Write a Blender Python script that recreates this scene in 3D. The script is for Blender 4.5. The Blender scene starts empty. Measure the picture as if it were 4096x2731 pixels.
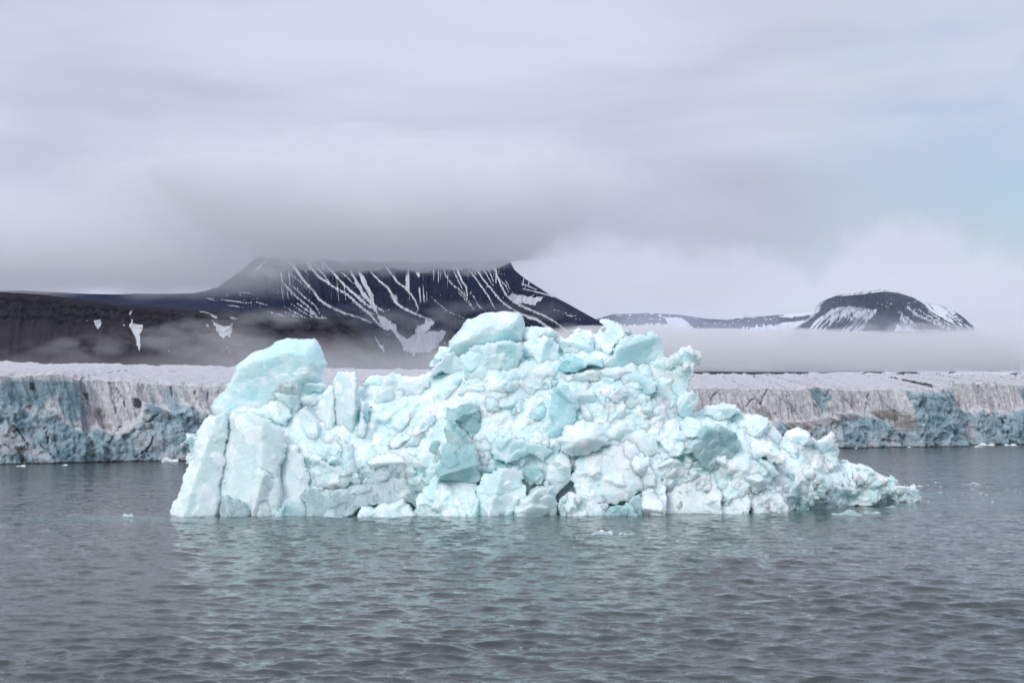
import bpy, math, random
import numpy as np
from mathutils import Vector
from mathutils.geometry import delaunay_2d_cdt

# ------------------------------------------------------------------ camera
scene = bpy.context.scene
COL = scene.collection
FPX = 1024 * 50.0 / 36.0            # focal length in pixels of a 1024 wide frame
PITCH = math.atan(66.0 / FPX)
CAMH = 8.0
cam_d = bpy.data.cameras.new('camera')
cam_d.lens = 50.0
cam_d.sensor_width = 36.0
cam_d.clip_start = 0.5
cam_d.clip_end = 60000.0
cam = bpy.data.objects.new('camera', cam_d)
COL.objects.link(cam)
cam.location = (0, 0, CAMH)
cam.rotation_euler = (math.pi / 2 + PITCH, 0, 0)
scene.camera = cam

# ------------------------------------------------------------------ render
scene.view_settings.view_transform = 'Standard'
scene.view_settings.look = 'None'
scene.view_settings.gamma = 1.0
scene.view_settings.exposure = 0.5
scene.view_settings.use_curve_mapping = False
cy = scene.cycles
cy.use_denoising = True
try:
    cy.denoiser = 'OPENIMAGEDENOISE'
    cy.denoising_input_passes = 'RGB_ALBEDO_NORMAL'
    cy.denoising_prefilter = 'ACCURATE'
except Exception:
    pass
cy.use_adaptive_sampling = True
cy.adaptive_threshold = 0.02
cy.max_bounces = 10
cy.diffuse_bounces = 6
cy.glossy_bounces = 4
cy.transmission_bounces = 6
cy.volume_bounces = 5
cy.transparent_max_bounces = 48
cy.caustics_reflective = False
cy.caustics_refractive = False
cy.sample_clamp_indirect = 6.0

# ------------------------------------------------------------------ world
SUN_EL, SUN_AZ = math.radians(32), math.radians(206)   # azimuth clockwise from +Y
world = bpy.data.worlds.new('World')
scene.world = world
world.use_nodes = True


class NT:
    """tiny helper for node trees"""
    def __init__(self, nt):
        self.nt = nt
        nt.nodes.clear()

    def n(self, typ, **kw):
        nd = self.nt.nodes.new(typ)
        for k, v in kw.items():
            if k.startswith('i_'):
                key = k[2:]
                key = int(key) if key.isdigit() else key.replace('_', ' ')
                self.set(nd.inputs[key], v)
            else:
                setattr(nd, k, v)
        return nd

    def set(self, sock, v):
        if isinstance(v, bpy.types.NodeSocket):
            self.nt.links.new(v, sock)
        else:
            sock.default_value = v

    def link(self, a, b):
        self.nt.links.new(a, b)

    def math(self, op, a, b=None, c=None, clamp=False):
        m = self.n('ShaderNodeMath', operation=op)
        m.use_clamp = clamp
        self.set(m.inputs[0], a)
        if b is not None:
            self.set(m.inputs[1], b)
        if c is not None:
            self.set(m.inputs[2], c)
        return m.outputs[0]

    def ramp(self, v, lo, hi, a=0.0, b=1.0):
        m = self.n('ShaderNodeMapRange', interpolation_type='SMOOTHSTEP')
        self.set(m.inputs[0], v)
        self.set(m.inputs[1], lo)
        self.set(m.inputs[2], hi)
        self.set(m.inputs[3], a)
        self.set(m.inputs[4], b)
        return m.outputs[0]

    def noise(self, vec, scale, detail=4.0, rough=0.55, dist=0.0, w=None):
        nd = self.n('ShaderNodeTexNoise')
        if w is not None:
            nd.noise_dimensions = '4D'
            nd.inputs['W'].default_value = w
        if vec is not None:
            self.set(nd.inputs['Vector'], vec)
        nd.inputs['Scale'].default_value = scale
        nd.inputs['Detail'].default_value = detail
        nd.inputs['Roughness'].default_value = rough
        nd.inputs['Distortion'].default_value = dist
        return nd.outputs['Fac']

    def mapping(self, vec, scale=(1, 1, 1), loc=(0, 0, 0), rot=(0, 0, 0)):
        m = self.n('ShaderNodeMapping')
        self.set(m.inputs['Vector'], vec)
        m.inputs['Scale'].default_value = scale
        m.inputs['Location'].default_value = loc
        m.inputs['Rotation'].default_value = rot
        return m.outputs[0]

    def mix(self, f, a, b):
        m = self.n('ShaderNodeMix', data_type='RGBA')
        self.set(m.inputs[0], f)
        for s, v in ((m.inputs[6], a), (m.inputs[7], b)):
            if isinstance(v, tuple) and len(v) == 3:
                v = v + (1.0,)
            self.set(s, v)
        return m.outputs[2]

    def attr(self, name):
        a = self.n('ShaderNodeAttribute')
        a.attribute_name = name
        return a.outputs['Fac']


def build_world():
    t = NT(world.node_tree)
    out = t.n('ShaderNodeOutputWorld')
    sky = t.n('ShaderNodeTexSky', sky_type='NISHITA')
    sky.sun_disc = False
    sky.sun_elevation = SUN_EL
    sky.sun_rotation = SUN_AZ
    sky.altitude = 0.0
    sky.air_density = 1.0
    sky.dust_density = 2.0
    bg_sky = t.n('ShaderNodeBackground')
    t.link(sky.outputs[0], bg_sky.inputs[0])
    bg_sky.inputs[1].default_value = 0.085
    tc = t.n('ShaderNodeTexCoord')
    sep = t.n('ShaderNodeSeparateXYZ')
    t.link(tc.outputs['Generated'], sep.inputs[0])
    z = sep.outputs[2]
    x = sep.outputs[0]
    # stratus deck: long soft streaks, one broad pattern and one finer
    v1 = t.mapping(tc.outputs['Generated'], (1.7, 1.7, 8.5), (3.1, 0.4, 1.23), (0, math.radians(5), 0))
    n1 = t.noise(v1, 1.3, 3.0, 0.42, 0.5)
    v2 = t.mapping(tc.outputs['Generated'], (2.2, 2.2, 13.0), (0.7, 5.2, 0.9), (0, math.radians(-7), 0))
    n2 = t.noise(v2, 2.2, 4.0, 0.45, 0.6)
    # a rather darker layer 4 to 9 degrees up, bright again above it
    low = t.math('MULTIPLY', t.ramp(z, 0.0, 0.06), t.ramp(z, 0.125, 0.185, 1.0, 0.0))
    val = t.math('ADD', t.ramp(n1, 0.34, 0.66, -0.5, 0.5), t.math('MULTIPLY', t.ramp(n2, 0.3, 0.7, -0.5, 0.5), 0.35))
    val = t.math('SUBTRACT', val, t.math('MULTIPLY', low, 0.30))
    f = t.ramp(val, -1.15, 0.75)
    col = t.mix(f, (0.345, 0.358, 0.445), (0.515, 0.540, 0.640))
    # overcast sky is brighter towards the zenith
    zen = t.ramp(z, 0.25, 0.95, 1.0, 1.55)
    bg_c = t.n('ShaderNodeBackground')
    t.link(col, bg_c.inputs[0])
    t.link(t.math('MULTIPLY', zen, 0.95), bg_c.inputs[1])
    # thinner cloud towards the right where some blue shows through
    gap = t.math('MULTIPLY', t.ramp(x, 0.10, 0.36), t.math('MULTIPLY', t.ramp(z, 0.03, 0.10), t.ramp(z, 0.17, 0.30, 1.0, 0.45)))
    gn = t.noise(t.mapping(tc.outputs['Generated'], (3, 3, 7), (1.4, 2.2, 0.35)), 2.0, 4.0, 0.5, 0.4)
    gap = t.math('MULTIPLY', gap, t.ramp(gn, 0.36, 0.66, 0.25, 0.95))
    ms = t.n('ShaderNodeMixShader')
    t.link(t.math('MULTIPLY', gap, 0.8), ms.inputs[0])
    t.link(bg_c.outputs[0], ms.inputs[1])
    t.link(bg_sky.outputs[0], ms.inputs[2])
    t.link(ms.outputs[0], out.inputs[0])


build_world()
sun_d = bpy.data.lights.new('sun', 'SUN')
sun_d.energy = 1.3
sun_d.angle = math.radians(24)
sun_d.color = (1.0, 0.985, 0.965)
sun = bpy.data.objects.new('sun', sun_d)
COL.objects.link(sun)
sv = Vector((math.sin(SUN_AZ) * math.cos(SUN_EL), math.cos(SUN_AZ) * math.cos(SUN_EL), math.sin(SUN_EL)))
sun.rotation_euler = (-sv).to_track_quat('-Z', 'Y').to_euler()
sun.location = sv * 200

# ------------------------------------------------------------------ helpers
CP, SP = math.cos(PITCH), math.sin(PITCH)


def at(px, py, Y):
    """world point at distance Y seen at pixel (px, py) of the 1024 x 682 frame"""
    px = np.asarray(px, float)
    py = np.asarray(py, float)
    u = (px - 512.0) / FPX
    v = (341.0 - py) / FPX
    s = Y / (CP - v * SP)
    return u * s, np.broadcast_to(Y, np.shape(u * s)).astype(float), CAMH + (SP + v * CP) * s


def pix(X, Y, Z):
    zr = Z - CAMH
    d = Y * CP + zr * SP
    return 512.0 + FPX * X / d, 341.0 - FPX * (zr * CP - Y * SP) / d


def hash01(ix, iy, iz, seed):
    h = (ix.astype(np.int64) * 374761393 + iy.astype(np.int64) * 668265263 + iz.astype(np.int64) * 2147483647
         + seed * 1274126177) & 0xFFFFFFFF
    h = ((h ^ (h >> 13)) * 1274126177) & 0xFFFFFFFF
    h = ((h ^ (h >> 16)) * 2246822519) & 0xFFFFFFFF
    return ((h ^ (h >> 15)) & 0xFFFFFF) / float(0xFFFFFF)


def vnoise(x, y, z=0.0, seed=0):
    """smooth value noise, -1..1"""
    x, y, z = np.broadcast_arrays(np.asarray(x, float), np.asarray(y, float), np.asarray(z, float))
    ix, iy, iz = np.floor(x), np.floor(y), np.floor(z)
    fx, fy, fz = x - ix, y - iy, z - iz
    ux, uy, uz = (f * f * f * (f * (f * 6 - 15) + 10) for f in (fx, fy, fz))
    r = 0
    flat = np.ptp(z) == 0 and z.flat[0] == 0.0
    for dz in ((0,) if flat else (0, 1)):
        wz = 1.0 if flat else (uz if dz else 1 - uz)
        for dy in (0, 1):
            wy = uy if dy else 1 - uy
            for dx in (0, 1):
                wx = ux if dx else 1 - ux
                r = r + hash01(ix + dx, iy + dy, iz + dz, seed) * wx * wy * wz
    return r * 2 - 1


def fbm(x, y, z=0.0, octv=4, seed=0, gain=0.5, ridged=False):
    x = np.asarray(x, float)
    y = np.asarray(y, float)
    a, s, tot = 1.0, 0.0, 0.0
    c, sn = math.cos(0.6), math.sin(0.6)
    for o in range(octv):
        n = vnoise(x, y, z, seed + o * 17)
        if ridged:
            n = 1 - 2 * np.abs(n)
        s = s + n * a
        tot += a
        a *= gain
        x, y = (x * c - y * sn) * 2.03 + 7.1, (x * sn + y * c) * 2.03 - 3.7
        z = np.asarray(z, float) * 2.03
    return s / tot


def sstep(a, b, v):
    t = np.clip((v - a) / (b - a), 0, 1)
    return t * t * (3 - 2 * t)


def seg_dist(P, A, B):
    """min distance of each point in P (n,2) to segments A->B (m,2)"""
    best = np.full(len(P), 1e18)
    for a, b in zip(A, B):
        ab = b - a
        L = max(ab @ ab, 1e-12)
        t = np.clip(((P - a) @ ab) / L, 0, 1)
        d = P - a - t[:, None] * ab
        best = np.minimum(best, d[:, 0] ** 2 + d[:, 1] ** 2)
    return np.sqrt(best)


def inside(P, poly):
    poly = np.asarray(poly, float)
    r = np.zeros(len(P), bool)
    x, y = P[:, 0], P[:, 1]
    j = len(poly) - 1
    for i in range(len(poly)):
        xi, yi = poly[i]
        xj, yj = poly[j]
        c = (yi > y) != (yj > y)
        r ^= c & (x < (xj - xi) * (y - yi) / ((yj - yi) if yj != yi else 1e-9) + xi)
        j = i
    return r


def poly_mask(P, poly, soft=1.0):
    """1 inside the polygon, falling to 0 over `soft` across its edge"""
    poly = np.asarray(poly, float)
    lo, hi = poly.min(0) - soft * 2, poly.max(0) + soft * 2
    r = np.zeros(len(P))
    k = np.where((P[:, 0] > lo[0]) & (P[:, 0] < hi[0]) & (P[:, 1] > lo[1]) & (P[:, 1] < hi[1]))[0]
    if len(k) == 0:
        return r
    Q = P[k]
    d = seg_dist(Q, poly, np.roll(poly, -1, 0))
    d = np.where(inside(Q, poly), d, -d)
    r[k] = sstep(-soft, soft, d)
    return r


def line_mask(P, pts, w, soft=0.5, taper=True):
    pts = np.asarray(pts, float)
    lo, hi = pts.min(0) - w - 2, pts.max(0) + w + 2
    r = np.zeros(len(P))
    k = np.where((P[:, 0] > lo[0]) & (P[:, 0] < hi[0]) & (P[:, 1] > lo[1]) & (P[:, 1] < hi[1]))[0]
    if len(k) == 0:
        return r
    Q = P[k]
    n = len(pts) - 1
    best = np.zeros(len(Q))
    for i in range(n):
        a, b = pts[i], pts[i + 1]
        ab = b - a
        t = np.clip(((Q - a) @ ab) / max(ab @ ab, 1e-9), 0, 1)
        d = np.hypot(*(Q - a - t[:, None] * ab).T)
        g = (i + t) / n
        ww = w * (0.35 + 0.65 * np.sin(np.pi * np.clip(g * 0.85 + 0.12, 0, 1))) if taper else w
        best = np.maximum(best, 1 - sstep(ww * 0.5 - soft * 0.5, ww * 0.5 + soft * 0.5, d))
    r[k] = best
    return r


def mesh_obj(name, verts, faces, mat, parent=None, smooth=True, attrs=None, sharp=None):
    me = bpy.data.meshes.new(name)
    verts = np.asarray(verts, np.float32)
    faces = np.asarray(faces, np.int32)
    k = faces.shape[1]
    me.vertices.add(len(verts))
    me.vertices.foreach_set('co', verts.ravel())
    me.loops.add(faces.size)
    me.loops.foreach_set('vertex_index', faces.ravel())
    me.polygons.add(len(faces))
    me.polygons.foreach_set('loop_start', np.arange(0, faces.size, k, dtype=np.int32))
    me.update(calc_edges=True)
    me.validate()
    if smooth:
        me.shade_smooth()
        if sharp:
            me.set_sharp_from_angle(angle=math.radians(sharp))
    for an, av in (attrs or {}).items():
        a = me.attributes.new(an, 'FLOAT', 'POINT')
        a.data.foreach_set('value', np.asarray(av, np.float32).ravel())
    me.materials.append(mat)
    o = bpy.data.objects.new(name, me)
    COL.objects.link(o)
    if parent is not None:
        o.parent = parent
    return o


def grid_faces(nr, nc):
    i = np.arange(nr - 1)[:, None] * nc + np.arange(nc - 1)[None, :]
    return np.stack([i, i + 1, i + nc + 1, i + nc], -1).reshape(-1, 4)


def tag(o, label=None, category=None, group=None, kind=None):
    for k, v in (('label', label), ('category', category), ('group', group), ('kind', kind)):
        if v:
            o[k] = v
    return o


def empty(name, loc):
    o = bpy.data.objects.new(name, None)
    o.empty_display_size = 0.5
    o.location = loc
    COL.objects.link(o)
    return o


def new_mat(name):
    m = bpy.data.materials.new(name)
    m.use_nodes = True
    return m, NT(m.node_tree)


def principled(t, **kw):
    p = t.n('ShaderNodeBsdfPrincipled')
    for k, v in kw.items():
        s = p.inputs[k.replace('_', ' ')]
        if isinstance(v, tuple) and len(v) == 3 and s.type == 'RGBA':
            v = v + (1.0,)
        t.set(s, v)
    o = t.n('ShaderNodeOutputMaterial')
    t.link(p.outputs[0], o.inputs[0])
    return p


def bump(t, height, strength=0.5, dist=0.1, normal=None):
    b = t.n('ShaderNodeBump')
    b.inputs['Strength'].default_value = strength
    b.inputs['Distance'].default_value = dist
    t.link(height, b.inputs['Height'])
    if normal is not None:
        t.link(normal, b.inputs['Normal'])
    return b.outputs[0]


def zoomed(pts, x0, y0, f):
    p = np.asarray(pts, float)
    return np.stack([x0 + p[:, 0] * f, y0 + p[:, 1] * f], 1)

# ------------------------------------------------------------------ water
ICE_AXIS = [(-33, 103.5), (-5, 104.5), (12, 106), (22, 111), (38, 133)]


def water_material():
    m, t = new_mat('sea_water')
    geo = t.n('ShaderNodeNewGeometry')
    ice_glow = t.attr('ice_glow')
    body = t.mix(ice_glow, (0.034, 0.048, 0.046), (0.10, 0.195, 0.185))  # turquoise glow of submerged ice, painted into the water colour
    big = t.noise(geo.outputs['Position'], 0.02, 2.0, 0.5)
    body = t.mix(t.ramp(big, 0.3, 0.7, 0.0, 0.35), body, (0.048, 0.059, 0.058))
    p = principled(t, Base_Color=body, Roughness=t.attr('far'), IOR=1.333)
    # wavelets too small for the mesh tilt the surface directly
    v = t.mapping(geo.outputs['Position'], (1.0, 1.35, 1.0), (0, 0, 0), (0, 0, math.radians(9)))

    def slopes(scale, detail, rough, off):
        nd = t.n('ShaderNodeTexNoise')
        t.link(t.mapping(v, (1, 1, 1), off), nd.inputs['Vector'])
        nd.inputs['Scale'].default_value = scale
        nd.inputs['Detail'].default_value = detail
        nd.inputs['Roughness'].default_value = rough
        nd.inputs['Distortion'].default_value = 0.6
        sub = t.n('ShaderNodeVectorMath', operation='SUBTRACT')
        t.link(nd.outputs['Color'], sub.inputs[0])
        sub.inputs[1].default_value = (0.5, 0.5, 0.5)
        return sub.outputs[0]

    def scaled(vec, k):
        m_ = t.n('ShaderNodeVectorMath', operation='MULTIPLY')
        t.link(vec, m_.inputs[0])
        cx = t.n('ShaderNodeCombineXYZ')
        t.set(cx.inputs[0], t.math('MULTIPLY', k, 0.8))
        t.set(cx.inputs[1], k)
        t.link(cx.outputs[0], m_.inputs[1])
        return m_.outputs[0]

    def add(a, b):
        m_ = t.n('ShaderNodeVectorMath', operation='ADD')
        t.link(a, m_.inputs[0])
        t.link(b, m_.inputs[1])
        return m_.outputs[0]
    dist = t.attr('dist')
    calm = t.attr('calm')
    s1 = scaled(slopes(1.5, 3.0, 0.6, (0, 0, 0)), t.math('MULTIPLY', calm, t.ramp(dist, 40.0, 120.0, 0.85, 1.35)))
    s2 = scaled(slopes(0.45, 2.0, 0.5, (7, 3, 0)), t.math('MULTIPLY', calm, t.ramp(dist, 60.0, 160.0, 0.0, 0.75)))
    nrm = add(add(geo.outputs['Normal'], s1), s2)
    nn = t.n('ShaderNodeVectorMath', operation='NORMALIZE')
    t.link(nrm, nn.inputs[0])
    n2 = t.noise(v, 7.0, 3.0, 0.55, 0.3)
    t.link(bump(t, n2, 0.5, 0.03, nn.outputs[0]), p.inputs['Normal'])
    return m


def build_water():
    rng = np.random.default_rng(11)
    # radii dense where the waves can be told apart, coarse elsewhere
    rr = list(np.linspace(2, 34, 12))
    r = 36.0
    while r < 330:
        rr.append(r)
        r += min(max(0.000046 * r * r, 0.075), 2.2) if r < 150 else min(0.000046 * r * r, 5.0)
    rr += list(np.geomspace(335, 6000, 18))
    rr = np.array(rr)
    dense = np.linspace(-25, 25, 800)
    aa = np.concatenate([np.linspace(-180, -26, 40), dense, np.linspace(26, 180, 40)[:-1]])
    aa = np.radians(aa)
    R, A = np.meshgrid(rr, aa, indexing='ij')
    X, Y = R * np.sin(A), R * np.cos(A)
    Z = np.zeros_like(X)
    dX = np.zeros_like(X)
    dY = np.zeros_like(X)
    # wind sea: many short crested wavelets travelling roughly towards the left and the camera
    step = np.maximum(np.gradient(rr)[:, None] * np.ones_like(X), 0.001)
    lat = R * np.radians(50 / 800)
    env = 0.75 + 0.45 * fbm(X / 14, Y / 14, 0.0, 3, 5)
    N = 96
    for i in range(N):
        lam = 0.32 * (2.9 / 0.32) ** ((i + rng.random()) / N)
        th = math.radians(-104) + rng.normal() * 0.46
        kx, ky = math.cos(th) * 2 * math.pi / lam, math.sin(th) * 2 * math.pi / lam
        k = 2 * math.pi / lam
        amp = 0.0060 * lam ** 0.9 * (0.6 + 0.8 * rng.random()) * (0.75 if lam > 3.0 else 1.0)
        eff = np.sqrt((ky / k * step) ** 2 + (kx / k * lat) ** 2)
        amp = amp * np.clip(1.3 - eff / (lam * 0.33), 0, 1)
        ph = kx * X + ky * Y + rng.random() * 6.283 + 1.3 * vnoise(X / (lam * 3.5), Y / (lam * 3.5), 0.0, i)
        amp = amp * env
        s, c = np.sin(ph), np.cos(ph)
        Z += amp * s
        dX += 0.95 * amp * c * kx / k
        dY += 0.95 * amp * c * ky / k
    calm = 1 - sstep(24.5, 25.0, np.abs(np.degrees(A)))
    calm *= sstep(34, 37, R)
    # sheltered, smoother water just right of the iceberg's tail
    P = np.stack([X.ravel(), Y.ravel()], 1)
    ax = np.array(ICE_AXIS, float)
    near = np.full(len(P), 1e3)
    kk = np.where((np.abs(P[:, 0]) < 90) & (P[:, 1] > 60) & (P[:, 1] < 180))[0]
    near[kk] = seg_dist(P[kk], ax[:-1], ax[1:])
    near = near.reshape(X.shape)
    lee = np.exp(-(((X - 40) / 16) ** 2 + ((Y - 122) / 11) ** 2))
    calm *= 1 - 0.72 * lee
    X2, Y2, Z2 = X + dX * calm, Y + dY * calm, Z * calm
    ice_glow = np.clip(0.75 * np.exp(-(near / 2.6) ** 2) + 0.40 * np.exp(-near / 8.0) + 0.45 * np.exp(-(((X - 33) / 9) ** 2 + ((Y - 119) / 5) ** 2)), 0, 0.9)
    ice_glow = ice_glow * np.clip(0.75 + 0.6 * fbm(X / 9, Y / 9, 0.0, 3, 77), 0.15, 1.2)
    nr, nc = X.shape
    V = np.stack([X2, Y2, Z2], -1).reshape(-1, 3)
    F = grid_faces(nr, nc)
    i = np.arange(nr - 1) * nc
    F = np.concatenate([F, np.stack([i + nc - 1, i, i + nc, i + nc + nc - 1], 1)])
    F = F[:, ::-1]
    o = mesh_obj('water', V, F, water_material(), attrs={'ice_glow': ice_glow, 'dist': R, 'calm': np.clip((1 - 0.6 * lee) * (0.9 + 0.55 * fbm(X / 26, Y / 34, 0.0, 3, 81)), 0.2, 1.5), 'far': 0.05 + 0.10 * sstep(60, 260, R)})
    tag(o, kind='structure', label='choppy grey-green sea in front of the glacier')
    return o


build_water()

# ------------------------------------------------------------------ mountains
def rock_material(name, dark, brown, snow=(0.78, 0.80, 0.84), rough=0.95):
    m, t = new_mat(name)
    geo = t.n('ShaderNodeNewGeometry')
    v = geo.outputs['Position']
    n1 = t.noise(t.mapping(v, (1, 1, 1.6)), 0.012, 7.0, 0.62, 0.4)
    n2 = t.noise(t.mapping(v, (1, 1, 5)), 0.06, 5.0, 0.6)
    c = t.mix(t.ramp(n1, 0.3, 0.7), dark, brown)
    c = t.mix(t.ramp(n2, 0.38, 0.72, 0.0, 0.5), c, tuple(x * 0.45 for x in dark))
    tone = t.attr('tone')
    c = t.mix(tone, c, brown)
    sn = t.attr('snow')
    ns = t.noise(v, 0.09, 3.0, 0.6)
    f = t.ramp(t.math('ADD', sn, t.math('MULTIPLY', t.math('SUBTRACT', ns, 0.5), 0.28)), 0.36, 0.62)
    c = t.mix(f, c, snow)
    p = principled(t, Base_Color=c, Roughness=rough)
    p.inputs['Specular IOR Level'].default_value = 0.15
    nb = t.noise(t.mapping(v, (1, 1, 2.5)), 0.05, 6.0, 0.65)
    t.link(bump(t, nb, 1.0, 16.0), p.inputs['Normal'])
    return m


def slope_grid(px0, px1, nc, nr, skyline, Yr, Yb, zb, power=0.3, Yrfun=None):
    """front slope of a mountain: from the ridge at distance Yr down to zb at Yb"""
    px = np.linspace(px0, px1, nc) if np.isscalar(px0) else np.asarray(px0, float)
    nc = len(px)
    sk = np.asarray(skyline, float)
    py = np.interp(px, sk[:, 0], sk[:, 1])
    u = (px - 512.0) / FPX
    yr = np.full(nc, float(Yr)) if Yrfun is None else Yrfun(px)
    v = (341.0 - py) / FPX
    ztop = CAMH + (SP + v * CP) / (CP - v * SP) * yr
    t = np.linspace(0, 1, nr)[:, None]
    Y = yr[None] + (Yb - yr[None]) * t
    q = 1 - t
    Z = zb + (ztop[None] - zb) * (q * (1 - power) + q * q * power)
    U = np.broadcast_to(u[None], Y.shape)
    return U.copy(), Y, Z, t * np.ones_like(Y)


def close_back(V, nr, nc, F, depth=900.0):
    """plateau and hidden back of a mountain so that it is a solid body"""
    top = V[:nc]
    b1 = top.copy()
    b1[:, 1] += depth
    b2 = b1.copy()
    b2[:, 1] += depth
    b2[:, 2] = -1.0
    n = len(V)
    V = np.concatenate([V, b1, b2])
    j = np.arange(nc - 1)
    F = np.concatenate([F, np.stack([j, n + j, n + j + 1, j + 1], 1), np.stack([n + j, n + nc + j, n + nc + j + 1, n + j + 1], 1)])
    return V, F


ZA = lambda p: zoomed(p, 175.0, 237.5, 0.08768)
ZB = lambda p: zoomed(p, 350.0, 237.5, 0.11692)
ZR = lambda p: zoomed(p, 0.0, 280.0, 0.09566)
ZC = lambda p: zoomed(p, 787.5, 275.0, 0.10055)
ZD = lambda p: zoomed(p, 575.0, 212.5, 0.1909)


def build_table_mountain():
    sky = [(-90, 288), (0, 290.5), (19, 290), (43, 291.3), (86, 293.4), (113, 294), (134, 293.2), (175, 293.4), (192, 292.7), (205, 290.5),
           (216, 286.6), (228, 277.8), (242, 267.3), (254, 258.5), (261, 255), (267, 258), (275, 256.5), (283, 259.5), (292, 257), (310, 261), (322, 258.5), (345, 262), (360, 259.5), (380, 262), (400, 260), (420, 263), (440, 260.5), (455, 262.5), (470, 259.5), (485, 261), (502, 259.5), (509, 260.5), (511, 262.5),
           (514.5, 269.5), (525, 278.4), (549, 293.6), (567.5, 303), (584, 312.3), (599, 320.5), (625, 333), (660, 347), (700, 357)]
    pxs = np.concatenate([np.linspace(-90, 199, 150), np.linspace(200, 622, 900), np.linspace(624, 700, 30)])
    nc, nr = len(pxs), 220
    U, Y, Z, T = slope_grid(pxs, None, nc, nr, sky, 3900, 2950, 20, 0.38)
    px = 512 + U * FPX
    hgt = np.clip((Z[0] - 20)[None] / 420.0, 0.05, 1.2)
    # ribs and gullies running down the slope, slanting to the right like the snow lines
    su = px + 26 * (T - 0.25) * np.tanh((440 - px) / 120.0) * -1.0
    rib = fbm(su / 9.0, T * 1.6, 0.0, 4, 3, 0.55, ridged=True)
    fine = fbm(su / 2.2, T * 5.0, 0.0, 4, 9, 0.6, ridged=True)
    amp = 15 * hgt * sstep(0, 0.08, T) * (1 - sstep(0.75, 1, T)) * sstep(205, 260, px)
    Z = Z + rib * amp + fine * amp * 0.4 + fbm(px / 30, T * 4, 0.0, 4, 21) * 5 * sstep(0, 0.1, T)
    # rock terraces in the upper part
    Z = Z + sstep(0.02, 0.2, T) * (1 - sstep(0.3, 0.5, T)) * 2.2 * np.sin(Z / 9.0 * 2 * np.pi) * sstep(240, 300, px)
    X = U * Y
    qx, qy = pix(X, Y, Z)
    jx = vnoise(qx / 2.6, qy / 2.6, 0.0, 31) * 0.30 + vnoise(qx / 1.2, qy / 1.2, 0.0, 32) * 0.15
    P = np.stack([(qx + jx).ravel(), (qy + np.roll(jx, 7, 1) * 0.5).ravel()], 1)
    sn = np.zeros(len(P))

    def L(z, pts, w):
        nonlocal sn
        sn = np.maximum(sn, line_mask(P, z(pts), w * 1.05, 0.7))
    A, B = ZA, ZB
    L(A, [(1100, 205), (1050, 240), (1000, 295), (940, 345), (900, 385)], 1.5)
    L(A, [(870, 285), (700, 400), (600, 470), (500, 545), (465, 570)], 1.2)
    L(A, [(1265, 250), (1340, 310), (1420, 420), (1480, 500), (1570, 590), (1640, 690), (1720, 750), (1830, 810), (1950, 860), (2100, 900), (2240, 960)], 2.2)
    L(A, [(1355, 305), (1400, 380), (1440, 440), (1500, 510)], 1.7)
    L(A, [(1290, 385), (1350, 430), (1430, 500), (1500, 570), (1570, 650)], 0.8)
    L(A, [(1240, 510), (1310, 590), (1400, 680), (1490, 750), (1560, 820), (1620, 890), (1650, 915)], 1.4)
    L(A, [(1305, 505), (1400, 600), (1500, 690), (1600, 770), (1650, 850), (1700, 910)], 1.1)
    L(A, [(1395, 740), (1480, 800), (1560, 850), (1650, 915)], 1.4)
    L(A, [(1245, 775), (1340, 830), (1440, 880), (1535, 930)], 1.0)
    L(A, [(1235, 830), (1330, 870), (1460, 915)], 0.8)
    L(A, [(1320, 740), (1430, 820), (1560, 890), (1640, 915)], 0.9)
    L(A, [(1015, 815), (1130, 855), (1250, 890), (1380, 918)], 0.8)
    L(A, [(1630, 905), (1740, 912)], 1.6)
    L(A, [(1430, 225), (1550, 330), (1640, 440), (1720, 490), (1820, 560), (1950, 630), (2080, 740), (2190, 830), (2281, 870)], 2.0)
    L(A, [(1550, 240), (1620, 330), (1700, 420), (1760, 500)], 1.3)
    L(A, [(1420, 310), (1550, 440)], 0.6)
    L(A, [(1690, 270), (1800, 390), (1900, 500), (2000, 600), (2100, 670), (2180, 750), (2281, 800)], 2.0)
    L(A, [(1870, 370), (1950, 430), (2040, 520)], 1.0)
    L(A, [(2100, 390), (2150, 450), (2180, 540), (2230, 620), (2270, 660)], 2.8)
    L(A, [(2050, 500), (2110, 580), (2180, 660), (2260, 740)], 2.2)
    L(A, [(360, 680), (460, 710)], 0.8)
    L(A, [(520, 700), (700, 720), (850, 740)], 0.9)
    L(A, [(600, 760), (780, 790)], 0.7)
    L(A, [(700, 605), (920, 640)], 0.7)
    L(A, [(920, 720), (1080, 770)], 0.7)
    L(B, [(5, 280), (50, 360), (90, 420), (110, 490), (150, 520), (200, 580), (225, 620), (240, 650)], 2.4)
    L(B, [(80, 295), (110, 370), (150, 440), (185, 500), (195, 560), (230, 590), (290, 625)], 2.8)
    L(B, [(180, 290), (260, 370), (320, 420), (360, 480), (385, 540), (430, 580), (500, 620), (570, 650), (640, 680), (700, 695)], 2.2)
    L(B, [(305, 240), (350, 300), (400, 370), (480, 430), (530, 490), (560, 540), (585, 600), (570, 635)], 1.7)
    L(B, [(0, 440), (100, 540), (200, 600), (235, 640)], 1.8)
    L(B, [(0, 505), (80, 580), (170, 650), (240, 730), (300, 780)], 1.8)
    L(B, [(800, 265), (830, 340), (880, 400), (930, 430), (980, 490), (1020, 540), (1060, 610)], 1.1)
    L(B, [(905, 240), (930, 300), (960, 370), (995, 420), (1005, 500)], 1.9)
    L(B, [(880, 255), (900, 310), (960, 430), (1000, 500)], 0.8)
    L(B, [(1020, 270), (1080, 350), (1130, 420), (1180, 490), (1210, 550), (1240, 600)], 1.3)
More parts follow.
